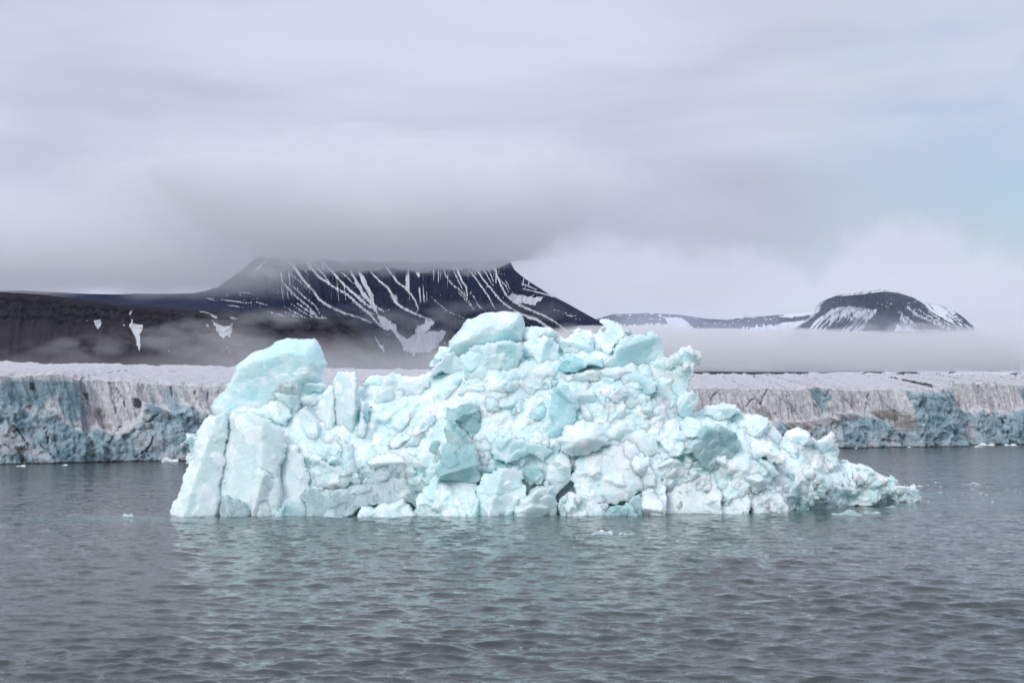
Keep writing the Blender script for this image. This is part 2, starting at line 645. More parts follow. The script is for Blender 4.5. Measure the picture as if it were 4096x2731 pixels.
    L(B, [(1080, 260), (1130, 340), (1200, 420), (1250, 490), (1310, 550), (1380, 600), (1450, 640), (1530, 680), (1620, 710), (1700, 760), (1800, 820), (1850, 840)], 1.7)
    L(B, [(1130, 245), (1180, 330), (1225, 410)], 0.9)
    L(B, [(1180, 250), (1230, 380)], 0.9)
    L(B, [(1235, 240), (1260, 330), (1300, 420), (1340, 490), (1400, 540), (1470, 580), (1560, 620), (1680, 670), (1760, 720), (1830, 770), (1880, 830)], 2.0)
    L(B, [(1260, 330), (1330, 400), (1365, 480)], 0.8)
    L(B, [(1330, 360), (1390, 470)], 0.8)
    L(B, [(1470, 390), (1600, 440)], 1.3)
    L(B, [(1480, 430), (1680, 480), (1800, 520)], 1.4)
    L(B, [(690, 500), (760, 560), (830, 620), (930, 660), (1000, 690)], 0.8)
    L(B, [(920, 450), (1000, 540), (1060, 610)], 0.8)
    L(B, [(1030, 460), (1080, 540), (1090, 570), (1150, 610), (1200, 640)], 0.8)
    L(B, [(1480, 650), (1600, 690), (1700, 770), (1800, 830)], 2.2)
    L(B, [(10, 785), (100, 860), (180, 910), (220, 930)], 1.4)
    for z, pl in ((B, [(235, 640), (300, 690), (390, 735), (410, 800), (450, 850), (490, 855), (560, 810), (570, 735), (640, 740), (640, 690), (700, 690), (730, 710), (680, 780), (650, 800), (820, 780), (790, 860), (760, 920), (700, 970), (560, 1000), (460, 960), (430, 880), (390, 820), (300, 770), (250, 730)]),
                  (B, [(1340, 490), (1410, 470), (1440, 490), (1500, 490), (1620, 500), (1660, 510), (1600, 550), (1540, 570), (1480, 545), (1400, 545)]),
                  (B, [(205, 830), (260, 890), (320, 990), (250, 930), (215, 870)])):
        wig = np.stack([1.6 * vnoise(qx / 3.2, qy / 3.2, 0.0, 71).ravel(), 1.6 * vnoise(qx / 3.2, qy / 3.2, 0.0, 72).ravel()], 1)
        thin_out = 1 - 0.75 * sstep(341, 357, P[:, 1]) * sstep(-0.35, 0.25, vnoise(su / 1.3, T * 9, 0.0, 73).ravel())
        sn = np.maximum(sn, poly_mask(P + wig, z(pl), 0.7) * thin_out)
    # wind-blown dashes that follow the rock ledges
    dash = (0.75 * vnoise(qx / 4.2, qy / 0.62 + qx * 0.09, 0.0, 51) + 0.35 * vnoise(qx / 1.3, qy / 0.8, 0.0, 52)).ravel()
    patch = fbm(qx / 26, qy / 14, 0.0, 3, 55).ravel()
    q = P
    dens = 0.03 + 0.27 * sstep(-0.1, 0.6, patch)
    dens = dens * sstep(205, 240, q[:, 0]) * sstep(250, 262, q[:, 1])
    dens = np.maximum(dens, 0.42 * poly_mask(q, B([(1690, 600), (1780, 590), (1900, 640), (2020, 690), (1960, 710), (1820, 670)]), 2))
    dens = np.maximum(dens, 0.34 * poly_mask(q, B([(900, 200), (1240, 200), (1390, 230), (1420, 300), (1300, 330), (1080, 290), (900, 290)]), 3))
    dens = np.maximum(dens, 0.30 * poly_mask(q, B([(1460, 330), (1620, 420), (1820, 540), (1700, 520), (1490, 480)]), 3))
    dens = np.maximum(dens, 0.34 * poly_mask(q, A([(250, 640), (900, 600), (1100, 760), (900, 810), (420, 730)]), 3))
    thin = vnoise(su / 1.15, T * 3.2, 0.0, 61).ravel()
    up = sstep(255, 285, q[:, 0]) * (1 - sstep(530, 570, q[:, 0])) * (1 - sstep(280, 325, q[:, 1])) * sstep(-0.25, 0.35, fbm(qx / 20, qy / 20, 0.0, 3, 63).ravel())
    sn = np.maximum(sn, 0.80 * up * sstep(0.38, 0.62, thin))
    sp = sstep(1 - dens * 1.4, 1 - dens * 1.4 + 0.18, dash)
    sn = np.maximum(sn, sp * 0.95)
    sn *= sstep(0, 0.01, T.ravel() + 0.005)
    Z = Z - (sn.reshape(Z.shape) > 0.5) * 2.5
    tone = (0.75 * (1 - sstep(240, 300, qx)) * sstep(292, 312, qy) + 0.55 * sstep(318, 350, qy)).ravel()
    V = np.stack([X, Y, Z], -1).reshape(-1, 3)
    F = grid_faces(nr, nc)[:, ::-1]
    V, F = close_back(V, nr, nc, F)
    pad = 2 * nc
    o = mesh_obj('mountain', V, F, rock_material('dark_rock', (0.0075, 0.0125, 0.042), (0.028, 0.031, 0.060)),
                 attrs={'snow': np.concatenate([sn, np.zeros(pad)]), 'tone': np.concatenate([tone, np.zeros(pad)])})
    tag(o, 'dark table mountain streaked with white snow gullies, its top lost in cloud', kind='structure')


def build_brown_ridge():
    sky = [(-90, 289.5), (0, 291.6), (43, 294.3), (81, 299.6), (113, 304), (163, 307.7), (200, 310.7), (228, 311.5), (263, 314), (298, 317.8), (342, 318.5), (352, 326), (366, 340), (384, 355), (405, 372), (440, 380)]
    nc, nr = 600, 170
    U, Y, Z, T = slope_grid(-90, 440, nc, nr, sky, 2850, 2380, 20, 0.12)
    px = 512 + U * FPX
    rib = fbm(px / 14.0 + T * 1.2, T * 1.1, 0.0, 5, 103, 0.55, ridged=True)
    cr = fbm(px / 3.2, T * 26, 0.0, 4, 109, 0.6)
    crag = sstep(0.0, 0.05, T) * (1 - sstep(0.22, 0.36, T + 0.07 * fbm(px / 12, px * 0, 0.0, 3, 91)))
    Y = Y - crag * (9 + 9 * fbm(px / 4.5, T * 14, 0.0, 3, 131, 0.6)) + crag * 7 * np.sin(T * 75)
    Z = Z + rib * 9 * sstep(0, 0.15, T) * (1 - 0.5 * T) + cr * crag * 7
    X = U * Y
    qx, qy = pix(X, Y, Z)
    jx = vnoise(qx / 2.0, qy / 2.0, 0.0, 31) * 0.7 + vnoise(qx / 0.8, qy / 0.8, 0.0, 32) * 0.4
    P = np.stack([(qx + jx).ravel(), (qy + np.roll(jx, 5, 1) * 0.6).ravel()], 1)
    sn = np.zeros(len(P))
    for z, pl in ((ZA, [(420, 925), (490, 985), (550, 1010), (620, 1000), (658, 955), (645, 1060), (625, 1145), (600, 1110), (575, 1115), (555, 1155), (510, 1110), (470, 1065), (465, 1020), (440, 985)]),
                  (ZA, [(345, 970), (380, 985), (388, 1030), (360, 1005)]),
                  (ZA, [(385, 860), (420, 870), (480, 900), (490, 925), (440, 905)]),
                  (ZA, [(610, 900), (665, 900), (720, 930), (650, 925)]),
                  (ZR, [(975, 420), (1050, 405), (1062, 455), (1030, 510), (1000, 480)]),
                  (ZR, [(1352, 470), (1370, 440), (1365, 385), (1380, 400), (1390, 450), (1470, 465), (1500, 460), (1480, 520), (1460, 560), (1465, 650), (1455, 760), (1440, 700), (1420, 610), (1395, 550)]),
                  (ZR, [(1345, 360), (1355, 330), (1385, 310), (1375, 350)])):
        sn = np.maximum(sn, poly_mask(P, z(pl), 0.55))
    for z, ln, w in ((ZA, [(280, 835), (360, 850), (420, 875)], 0.9), (ZA, [(590, 1235), (605, 1260)], 0.7), (ZA, [(620, 1290), (660, 1360)], 0.6), (ZR, [(1755, 730), (1765, 760)], 0.9), (ZR, [(1290, 460), (1310, 475)], 0.9), (ZR, [(900, 420), (905, 432)], 0.9)):
        sn = np.maximum(sn, line_mask(P, z(ln), w, 0.6))
    dash = (0.8 * vnoise(qx / 2.6, qy / 0.7, 0.0, 151) + 0.3 * vnoise(qx / 0.9, qy / 0.9, 0.0, 152)).ravel()
    dens = (0.13 * sstep(90, 150, P[:, 0]) + 0.02) * crag.ravel() * sstep(0.0, 0.5, fbm(qx / 18, qy / 9, 0.0, 3, 153)).ravel()
    sn = np.maximum(sn, sstep(1 - dens * 1.5, 1.1 - dens * 1.5, dash) * 0.95)
    tone = (1 - crag * 0.85 * sstep(-0.3, 0.3, fbm(px / 7, T * 9, 0.0, 3, 171) + 0.15)).ravel() * 0.9
    streak = fbm(px / 5 + T * 2.0, T * 1.4, 0.0, 4, 181).ravel()
    tone = tone * (1 - 0.55 * sstep(0.1, 0.5, streak))
    V = np.stack([X, Y, Z], -1).reshape(-1, 3)
    F = grid_faces(nr, nc)[:, ::-1]
    V, F = close_back(V, nr, nc, F, 150)
    pad = 2 * nc
    o = mesh_obj('mountain', V, F, rock_material('brown_scree', (0.011, 0.012, 0.019), (0.044, 0.031, 0.030)),
                 attrs={'snow': np.concatenate([sn, np.zeros(pad)]), 'tone': np.concatenate([tone, np.full(pad, 0.5)])})
    tag(o, 'brown scree ridge with a few snow patches behind the glacier', kind='structure')


def build_far_mountain():
    sky = [(770, 352), (799.6, 329.3), (814.6, 318), (823.7, 311.2), (826, 304), (828.7, 301), (838, 296), (844, 294), (860, 292.6), (884, 289.6), (898, 291), (913, 295.6),
           (921, 300.6), (927.3, 307.7), (938, 315), (958.4, 326.3), (985, 338), (1010, 350)]
    nc, nr = 520, 150
    U, Y, Z, T = slope_grid(770, 1010, nc, nr, sky, 9400, 7900, 60, 0.3)
    px = 512 + U * FPX
    qd = T * 9400
    cliff = sstep(0.01, 0.04, T) * (1 - sstep(0.24, 0.30, T)) * sstep(815, 835, px)
    rib = fbm((px - (px - 880) * T * 0.35) / 4.2, T * 2, 0.0, 4, 203, 0.6, ridged=True)
    Z = Z + rib * 26 * sstep(0.02, 0.2, T) * (1 - 0.4 * T)
    Z = Z + 20 * fbm(px / 3.0, px * 0, 0.0, 4, 205, 0.6) * (1 - sstep(0.0, 0.25, T)) * (1 - 0.6 * sstep(895, 925, px))
    Y = Y - cliff * 110 + cliff * 120 * fbm(px / 3, T * 18, 0.0, 4, 207, 0.6)
    Z = Z + cliff * 10 * np.sin(T * 160)
    # buttress towards the viewer in the middle
    Y = Y - 330 * np.exp(-((px - 890 - T * 6) / 16) ** 2) * sstep(0.02, 0.5, T)
    X = U * Y
    qx, qy = pix(X, Y, Z)
    jx = vnoise(qx / 1.6, qy / 1.6, 0.0, 231) * 0.6
    P = np.stack([(qx + jx).ravel(), (qy + np.roll(jx, 3, 1) * 0.6).ravel()], 1)
    slant = (qx - (qx - 884) * 0.0 + (qy - 310) * np.where(qx < 878, 0.9, -0.95))
    stre = vnoise(slant / 1.7, qy / 14, 0.0, 241).ravel() * 0.6 + vnoise(slant / 0.8, qy / 7, 0.0, 242).ravel() * 0.4
    dash = (0.7 * vnoise(qx / 4.5, qy / 0.75 + qx * 0.05, 0.0, 243) + 0.35 * vnoise(qx / 1.3, qy / 0.7, 0.0, 245)).ravel()
    sn = np.zeros(len(P))
    band = poly_mask(P, ZC([(250, 470), (380, 380), (440, 330), (530, 312), (620, 305), (740, 325), (890, 335), (880, 385), (800, 450), (740, 560), (200, 580)]), 1.0)
    fade = 1 - sstep(312, 328, P[:, 1])
    sn = np.maximum(sn, band * sstep(-0.35 - 0.35 * fade + 0.25, 0.15, stre + 0.35 * fade))
    right = poly_mask(P, ZC([(1110, 320), (1160, 400), (1240, 440), (1330, 510), (1350, 560), (1060, 560), (1090, 480), (1130, 400)]), 0.8)
    sn = np.maximum(sn, right * sstep(-0.5, -0.1, stre))
    sn = np.maximum(sn, line_mask(P, ZC([(1190, 310), (1280, 390), (1400, 440), (1600, 540)]), 2.4, 0.8))
    sn = np.maximum(sn, line_mask(P, ZC([(1300, 340), (1450, 430), (1620, 530)]), 1.4, 0.8))
    sn = np.maximum(sn, line_mask(P, ZC([(1400, 360), (1560, 460), (1700, 540)]), 1.4, 0.8))
    capm = 1 - sstep(0.4, 2.4, qy - np.interp(qx, [s[0] for s in sky], [s[1] for s in sky]))
    sn = np.maximum(sn, capm.ravel() * sstep(836, 846, P[:, 0]) * (1 - sstep(918, 926, P[:, 0])))
    up = cliff.ravel() * sstep(0.25, 0.65, dash) + 0.0
    sn = np.maximum(sn, cliff.ravel() * sstep(0.45, 0.8, dash) * 0.9)
    sn = np.maximum(sn, 0.9 * sstep(0.35, 0.75, stre) * sstep(905, 925, P[:, 0]))
    V = np.stack([X, Y, Z], -1).reshape(-1, 3)
    F = grid_faces(nr, nc)[:, ::-1]
    V, F = close_back(V, nr, nc, F, 300)
    pad = 2 * nc
    mat = rock_material('far_rock', (0.012, 0.014, 0.026), (0.026, 0.023, 0.027))
    o = mesh_obj('mountain', V, F, mat, attrs={'snow': np.concatenate([sn, np.ones(pad)]), 'tone': np.zeros(len(V))})
    tag(o, 'distant flat-topped peak with snow bands above the fog on the right', kind='structure')
    # rounded snowy shoulder behind the peak
    sky = [(890, 330), (915, 306), (925, 303), (936.3, 304), (948.4, 306.7), (960.4, 314), (977.5, 327.3), (996, 338), (1020, 352)]
    nc, nr = 240, 90
    U, Y, Z, T = slope_grid(890, 1020, nc, nr, sky, 11200, 9900, 60, 0.1)
    px = 512 + U * FPX
    Z = Z + fbm(px / 5, T * 2, 0.0, 4, 303, 0.6) * 30 * sstep(0, 0.2, T)
    X = U * Y
    qx, qy = pix(X, Y, Z)
    sl = qx - qy * 1.1
    stre = vnoise(sl / 1.3, qy / 9, 0.0, 341) * 0.6 + vnoise(sl / 0.7, qy / 4, 0.0, 342) * 0.5
    sn = sstep(-0.25, 0.2, stre + 0.35 - 0.55 * sstep(945, 965, qx)).ravel()
    V = np.stack([X, Y, Z], -1).reshape(-1, 3)
    F = grid_faces(nr, nc)[:, ::-1]
    V, F = close_back(V, nr, nc, F, 300)
    o = mesh_obj('mountain', V, F, mat, attrs={'snow': np.concatenate([sn, np.ones(2 * nc)]), 'tone': np.zeros(len(V))})
    tag(o, 'rounded snowy shoulder behind the distant flat-topped peak', kind='structure')
    # long low plateau rim joining the two mountains
    sky = [(570, 330), (594, 319), (613, 313.9), (651, 312.7), (682, 314.6), (708.6, 318.4), (727.7, 319.4), (746.8, 316.5), (766, 314.2), (789, 312.7), (823, 310.2), (860, 309)]
    nc, nr = 620, 100
    U, Y, Z, T = slope_grid(570, 860, nc, nr, sky, 10600, 9000, 60, 0.25)
    px = 512 + U * FPX
    cl = sstep(0.005, 0.03, T) * (1 - sstep(0.2, 0.3, T))
    Z = Z + fbm(px / 6, T * 3, 0.0, 4, 403, 0.6, ridged=True) * 22 * sstep(0.02, 0.2, T)
    Y = Y - cl * 120
    X = U * Y
    qx, qy = pix(X, Y, Z)
    jx = vnoise(qx / 2, qy / 1.5, 0.0, 431) * 0.8
    P = np.stack([(qx + jx).ravel(), (qy + jx * 0.5).ravel()], 1)
    dash = (0.7 * vnoise(qx / 5.0, qy / 0.7, 0.0, 443) + 0.3 * vnoise(qx / 1.2, qy / 0.7, 0.0, 445)).ravel()
    vert = vnoise(qx / 1.2, qy / 5, 0.0, 444).ravel()
    dy = (qy - np.interp(qx, [s[0] for s in sky], [s[1] for s in sky])).ravel()
    sn = 0.9 * sstep(0.15, 0.6, dash) * (1 - sstep(5, 8, dy)) + 0
    sn = np.maximum(sn, sstep(9.5, 12.5, dy + 2.5 * vert))
    sn = np.maximum(sn, (1 - sstep(0.5, 1.6, dy)) * sstep(735, 760, P[:, 0]))
    for pl in ([(470, 545), (560, 552), (600, 580), (620, 610), (560, 620), (500, 620), (485, 580)], [(1050, 600), (1090, 575), (1180, 565), (1290, 550), (1240, 600), (1190, 640), (1040, 640)], [(1060, 545), (1110, 530), (1300, 515), (1300, 530), (1110, 548)]):
        sn = np.maximum(sn, poly_mask(P, ZD(pl), 0.8))
    V = np.stack([X, Y, Z], -1).reshape(-1, 3)
    F = grid_faces(nr, nc)[:, ::-1]
    V, F = close_back(V, nr, nc, F, 300)
    o = mesh_obj('mountain', V, F, rock_material('rim_rock', (0.035, 0.036, 0.048), (0.05, 0.048, 0.055)), attrs={'snow': np.concatenate([sn, np.ones(2 * nc)]), 'tone': np.zeros(len(V))})
    tag(o, 'long low snow-dusted plateau rim between the two big mountains', kind='structure')
    # foot hills that just show under the fog
    sky = [(560, 372), (640, 366), (700, 366.5), (745, 367.5), (775, 371), (800, 373), (830, 371.5), (870, 371), (910, 370), (950, 369), (990, 371), (1030, 370), (1100, 368)]
    nc, nr = 500, 40
    U, Y, Z, T = slope_grid(560, 1100, nc, nr, sky, 2700, 2250, 30, 0.1)
    px = 512 + U * FPX
    Z = Z + fbm(px / 14, T * 3, 0.0, 4, 503, 0.6) * 3
    X = U * Y
    sn = sstep(-0.2, 0.25, fbm(px / 12 + T * 3, T * 6, 0.0, 4, 511) + 0.5 * sstep(770, 800, px) - 0.3).ravel()
    V = np.stack([X, Y, Z], -1).reshape(-1, 3)
    F = grid_faces(nr, nc)[:, ::-1]
    V, F = close_back(V, nr, nc, F, 300)
    o = mesh_obj('hill', V, F, rock_material('foot_rock', (0.02, 0.02, 0.026), (0.045, 0.04, 0.042)), attrs={'snow': np.concatenate([sn, np.ones(2 * nc)]), 'tone': np.zeros(len(V))})
    tag(o, 'low dark foothills under the fog bank behind the glacier', kind='structure')


build_table_mountain()
build_brown_ridge()
build_far_mountain()

# ------------------------------------------------------------------ glacier
def ground_at(px, py):
    u, v = (px - 512.0) / FPX, (341.0 - py) / FPX
    k = -CAMH / (SP + v * CP)
    return np.array([u * k, (CP - v * SP) * k])


GA, GB = ground_at(0, 463), ground_at(1024, 444)
GE = (GB - GA) / np.linalg.norm(GB - GA)
GN = np.array([GE[1], -GE[0]])
GL = np.linalg.norm(GB - GA)
ZL = lambda p: zoomed(p, 0.0, 350.0, 0.09566)
ZQ = lambda p: zoomed(p, 675.0, 362.5, 0.14838)


def facets(px, pz, seeds, rad, hgt, rng, slope=(0.25, 0.9), K=5, out=None, ids=None):
    """jumble of angular blocks: maximum of many faceted bumps"""
    h = np.full(px.shape, -1e9) if out is None else out
    order = np.argsort(px)
    xs = px[order]
    for j in range(len(seeds)):
        r = rad[j]
        i0, i1 = np.searchsorted(xs, seeds[j, 0] - 1.6 * r), np.searchsorted(xs, seeds[j, 0] + 1.6 * r)
        k = order[i0:i1]
        k = k[np.abs(pz[k] - seeds[j, 1]) < 1.6 * r]
        if len(k) == 0:
            continue
        dx, dz = px[k] - seeds[j, 0], pz[k] - seeds[j, 1]
        a0 = rng.random() * 6.283
        f = np.full(len(k), -1e9)
        for q in range(K):
            a = a0 + q * 6.283 / K + rng.normal() * 0.35
            s = rng.uniform(1.3, 3.6)
            f = np.maximum(f, (np.cos(a) * dx + np.sin(a) * dz - r * rng.uniform(0.45, 0.85)) * s)
        a, s = rng.random() * 6.283, rng.uniform(*slope)
        f = np.maximum(f, (np.cos(a) * dx + np.sin(a) * dz) * s * 0.5)
        v = hgt[j] - f
        if ids is not None:
            w = v > h[k]
            ids[k[w]] = rng.random()
        h[k] = np.maximum(h[k], v)
    return h


def glacier_material():
    m, t = new_mat('glacier_ice')
    geo = t.n('ShaderNodeNewGeometry')
    v = geo.outputs['Position']
    n1 = t.noise(v, 0.35, 6.0, 0.62, 0.5)
    n2 = t.noise(v, 1.3, 5.0, 0.6, 0.3)
    blue = t.attr('blue')
    dirt = t.attr('dirt')
    soot_shade = t.attr('soot_shade')
    top = t.attr('top')
    white = t.mix(t.ramp(n2, 0.3, 0.7), (0.52, 0.52, 0.535), (0.69, 0.69, 0.705))
    bl = t.mix(t.ramp(n1, 0.3, 0.7), (0.10, 0.205, 0.25), (0.42, 0.53, 0.575))
    fb = t.ramp(t.math('ADD', blue, t.math('MULTIPLY', t.math('SUBTRACT', n1, 0.5), 0.8)), 0.2, 0.8)
    c = t.mix(fb, white, bl)
    snow = t.mix(t.ramp(n2, 0.25, 0.75), (0.46, 0.455, 0.47), (0.66, 0.66, 0.68))
    c = t.mix(top, c, snow)
    # layered dust bands and streaks
    lay = t.noise(t.mapping(v, (0.25, 0.25, 2.6), (0, 0, 0), (0.05, 0.12, 0)), 1.5, 4.0, 0.6, 0.3)
    c = t.mix(t.math('MULTIPLY', t.ramp(lay, 0.48, 0.72), t.math('MULTIPLY', t.math('SUBTRACT', 1.0, fb), 0.28)), c, (0.34, 0.31, 0.29))
    fd = t.ramp(t.math('ADD', dirt, t.math('MULTIPLY', t.math('SUBTRACT', n2, 0.5), 0.9)), 0.35, 0.95)
    c = t.mix(t.math('MULTIPLY', fd, 0.85), c, (0.15, 0.125, 0.105))
    st = t.noise(t.mapping(v, (2.2, 2.2, 0.35)), 1.6, 4.0, 0.65, 0.2)
    fs = t.ramp(t.math('ADD', soot_shade, t.math('MULTIPLY', t.math('SUBTRACT', st, 0.5), 0.9)), 0.35, 0.8)
    c = t.mix(t.math('MULTIPLY', fs, 0.93), c, (0.022, 0.022, 0.024))
    vc = t.noise(t.mapping(v, (1.5, 1.5, 0.16), (0, 0, 0), (0.0, 0.22, 0.0)), 0.9, 5.0, 0.6, 0.5)
    ln = t.ramp(t.math('ABSOLUTE', t.math('SUBTRACT', vc, 0.5)), 0.0, 0.022, 1.0, 0.0)
    c = t.mix(t.math('MULTIPLY', ln, t.math('SUBTRACT', 0.62, t.math('MULTIPLY', top, 0.62))), c, (0.075, 0.085, 0.09))
    p = principled(t, Base_Color=c, Roughness=0.62)
    p.inputs['Specular IOR Level'].default_value = 0.3
    h = t.math('ADD', t.math('MULTIPLY', t.noise(v, 1.1, 6.0, 0.65), 0.7), t.math('MULTIPLY', t.noise(v, 4.5, 3.0, 0.6), 0.25))
    t.link(bump(t, h, 0.9, 0.5), p.inputs['Normal'])
    return m


def build_glacier():
    rng = np.random.default_rng(42)
    s = np.arange(-55, GL + 75, 0.19)
    nc = len(s)
    base = GA[None] + GE[None] * s[:, None]
    bpx, _ = pix(base[:, 0], base[:, 1], np.zeros(nc))
    tops = np.array([(-300, 376), (0, 377.7), (82, 377.9), (105, 377.4), (143, 380.6), (172, 383), (210, 385.4), (300, 386), (690, 389), (758, 389), (790, 388.4), (830, 386.2), (855, 390), (898, 391.4),
                     (949, 388.6), (951, 384.8), (1024, 384), (1400, 380)], float)
    tpy = np.interp(bpx, tops[:, 0], tops[:, 1])
    ztop = at(bpx, tpy, base[:, 1])[2] + 0.45 * fbm(s / 1.8, s * 0, 0.0, 4, 601, 0.65) + 0.35 * vnoise(s / 7, s * 0, 0.0, 607)
    nf = 72
    w = np.linspace(0, 1, nf)
    S, W = np.meshgrid(s, w)
    Z = -0.8 + (ztop[None] + 0.8) * W
    bx = np.broadcast_to(base[:, 0][None], S.shape)
    by = np.broadcast_to(base[:, 1][None], S.shape)
    qx, qy = pix(bx, by, Z)
    P = np.stack([qx.ravel(), qy.ravel()], 1)
    wob = 3.2 * fbm(S / 3.0, Z / 3.0, 0.0, 5, 611, 0.6).ravel()
    Pw = P + np.stack([wob, np.roll(wob, 900)], 1)
    # lower broken blue zone: below this line in the picture of the face
    brk = np.array([(-300, 400), (0, 405), (40, 404), (55, 410), (66, 424), (86, 432), (92, 428), (115, 433), (140, 421), (145, 405), (158, 411), (177, 409), (185, 401), (212, 413), (300, 415), (690, 430), (770, 424), (806, 420),
                    (833, 421), (838, 414), (858, 412), (880, 420), (902, 430), (905, 392), (949, 392), (952, 400), (960, 397), (975, 408), (1000, 412), (1024, 409), (1400, 405)], float)
    bl_line = np.interp(Pw[:, 0], brk[:, 0], brk[:, 1]) + (9.0 * fbm((S + Z * 0.28) / 3.6, Z / 22, 0.0, 4, 613, 0.6)).ravel()
    low = sstep(-3.5, 3.5, Pw[:, 1] - bl_line).reshape(S.shape)
    # shape of the front, metres towards the sea
    D = 1.6 * fbm(S / 16, Z / 30, 0.0, 3, 621) - 0.20 * np.clip(Z, 0, None)
    step = lambda a, b: sstep(a, b, qx)
    D += 2.6 * (1 - step(80, 84)) * (1 - 0.4 * low)
    D += 1.4 * step(829, 833) * (1 - step(853, 858)) + 3.2 * step(900, 904) * (1 - step(948, 952)) - 3.0 * step(950, 954)
    D += low * (1.6 + 0.9 * fbm(S / 5, Z / 4, 0.0, 3, 631)) * (1.2 - 0.45 * np.clip(Z / 8, 0, 1))
    # vertical buttresses of the white upper wall
    lean = S + Z * 0.28
    D += (1 - low) * (1.25 * fbm(lean / 2.4, Z / 16, 0.0, 4, 641, 0.58, ridged=True) + 0.16 * fbm(lean / 0.7, Z / 3, 0.0, 3, 643, 0.6))
    D += low * (0.8 * fbm(lean / 1.9, Z / 6, 0.0, 4, 645, 0.6, ridged=True) + 0.35 * fbm(S / 0.9, Z / 1.2, 0.0, 3, 647, 0.6, ridged=True))
    # broken blocks
    sx, sz = S.ravel(), Z.ravel()
    J = np.full(sx.shape, -0.6)
    for n, r0, r1, amp in ((420, 1.5, 3.2, 1.0), (1700, 0.6, 1.3, 0.55), (4200, 0.3, 0.6, 0.25)):
        seeds = np.stack([rng.uniform(s[0], s[-1], n), rng.uniform(-1, 11, n) * rng.uniform(0.5, 1, n)], 1)
        rad = rng.uniform(r0, r1, n)
        base_h = J[np.clip(((seeds[:, 1] + 0.8) / 12.8 * (nf - 1)).astype(int), 0, nf - 1) * nc + np.clip(((seeds[:, 0] - s[0]) / 0.19).astype(int), 0, nc - 1)]
        J = facets(sx, sz, seeds, rad, np.maximum(base_h, -0.4) + rad * rng.uniform(0.1, 0.45, n), rng, out=J)
    J = np.clip(J, -0.7, 2.6).reshape(S.shape)
    D += J * (0.06 + 0.55 * low)
    # big leaning slab of blue ice on the left part of the front
    # cracks
    cr = np.zeros(len(P))
    lines = []
    for pts in ([(150, 210), (200, 250)], [(290, 270), (330, 200)], [(555, 180), (570, 240), (610, 300), (640, 350), (670, 400)], [(660, 180), (610, 250), (600, 300)], [(500, 290), (560, 240)], [(690, 330), (700, 370)],
                [(770, 180), (780, 260), (820, 330), (840, 360)], [(820, 180), (840, 240), (850, 300), (870, 350)], [(945, 170), (955, 260), (990, 300), (1010, 350), (1030, 375)], [(1020, 170), (1060, 260), (1060, 340)],
                [(1060, 180), (1050, 260), (1075, 340), (1050, 440)], [(1150, 180), (1180, 260), (1205, 310)], [(1205, 180), (1230, 250)], [(1370, 200), (1355, 250), (1320, 310), (1310, 340)], [(1430, 200), (1450, 260), (1480, 310), (1530, 340)],
                [(1850, 150), (1880, 200), (1910, 230)], [(1940, 150), (2000, 240), (2050, 300)], [(2170, 150), (2185, 200), (2200, 280)], [(2260, 150), (2290, 250)], [(1770, 190), (1790, 300), (1780, 420), (1800, 540)]):
        lines.append((ZQ(pts), 1.25))
    for pts in ([(440, 800), (465, 900), (480, 1010)], [(380, 980), (460, 1050), (530, 1150)], [(1090, 970), (1180, 890), (1280, 790)], [(1380, 1120), (1500, 1030), (1600, 880), (1620, 840)], [(1480, 740), (1560, 750), (1650, 650)],
                [(1500, 1030), (1520, 1110)], [(1230, 590), (1240, 700)], [(1320, 540), (1330, 620)], [(1270, 400), (1300, 480)], [(840, 740), (900, 870), (960, 1050)], [(150, 820), (230, 940), (270, 1010)], [(2070, 430), (2075, 520)], [(2200, 420), (2210, 520)], [(1820, 380), (1830, 500)]):
        lines.append((ZL(pts), 0.8))
    for ln, wd in lines:
        cr = np.maximum(cr, line_mask(P + 0.35 * np.stack([wob, wob], 1), ln, wd, 0.7))
    rcr = sstep(0.68, 0.92, fbm(lean / 3.3, Z / 9, 0.0, 4, 661, 0.55, ridged=True)) * (1 - low)
    cr = cr.reshape(S.shape)
    D -= 1.0 * cr + 0.45 * rcr
    blue = 0.05 + 0.80 * low - 0.15 + 0.40 * fbm(S / 5, Z / 4, 0.0, 4, 671) + 0.75 * sstep(0.18, 0.55, fbm(lean / 5.5, Z / 26, 0.0, 3, 673))
    B = np.zeros(len(P))
    B = np.maximum(B, 0.85 * poly_mask(Pw, ZL([(-900, 300), (860, 290), (860, 500), (900, 700), (720, 790), (600, 620), (540, 480), (400, 600), (270, 580), (160, 640), (-900, 700)]), 5.0))
    B = np.maximum(B, 1.25 * poly_mask(Pw, ZL([(160, 620), (300, 640), (300, 900), (250, 920), (150, 880)]), 1.5))
    B = np.maximum(B, 1.0 * poly_mask(Pw, ZQ([(1540, 195), (1850, 180), (1850, 560), (1560, 560)]), 1.0))
    B = np.maximum(B, 1.25 * poly_mask(Pw, ZQ([(1890, 260), (1950, 220), (2010, 300), (1950, 350), (1900, 340)]), 1.0))
    B = np.maximum(B, 1.15 * poly_mask(Pw, ZQ([(1570, 430), (1640, 350), (1690, 360), (1680, 460), (1600, 500)]), 1.0))
    B = np.maximum(B, 0.9 * poly_mask(Pw, ZQ([(945, 160), (1060, 155), (1060, 330), (1030, 320), (990, 250)]), 1.0))
    blue = np.maximum(blue, B.reshape(S.shape))
    soot_shade = np.zeros(len(P))
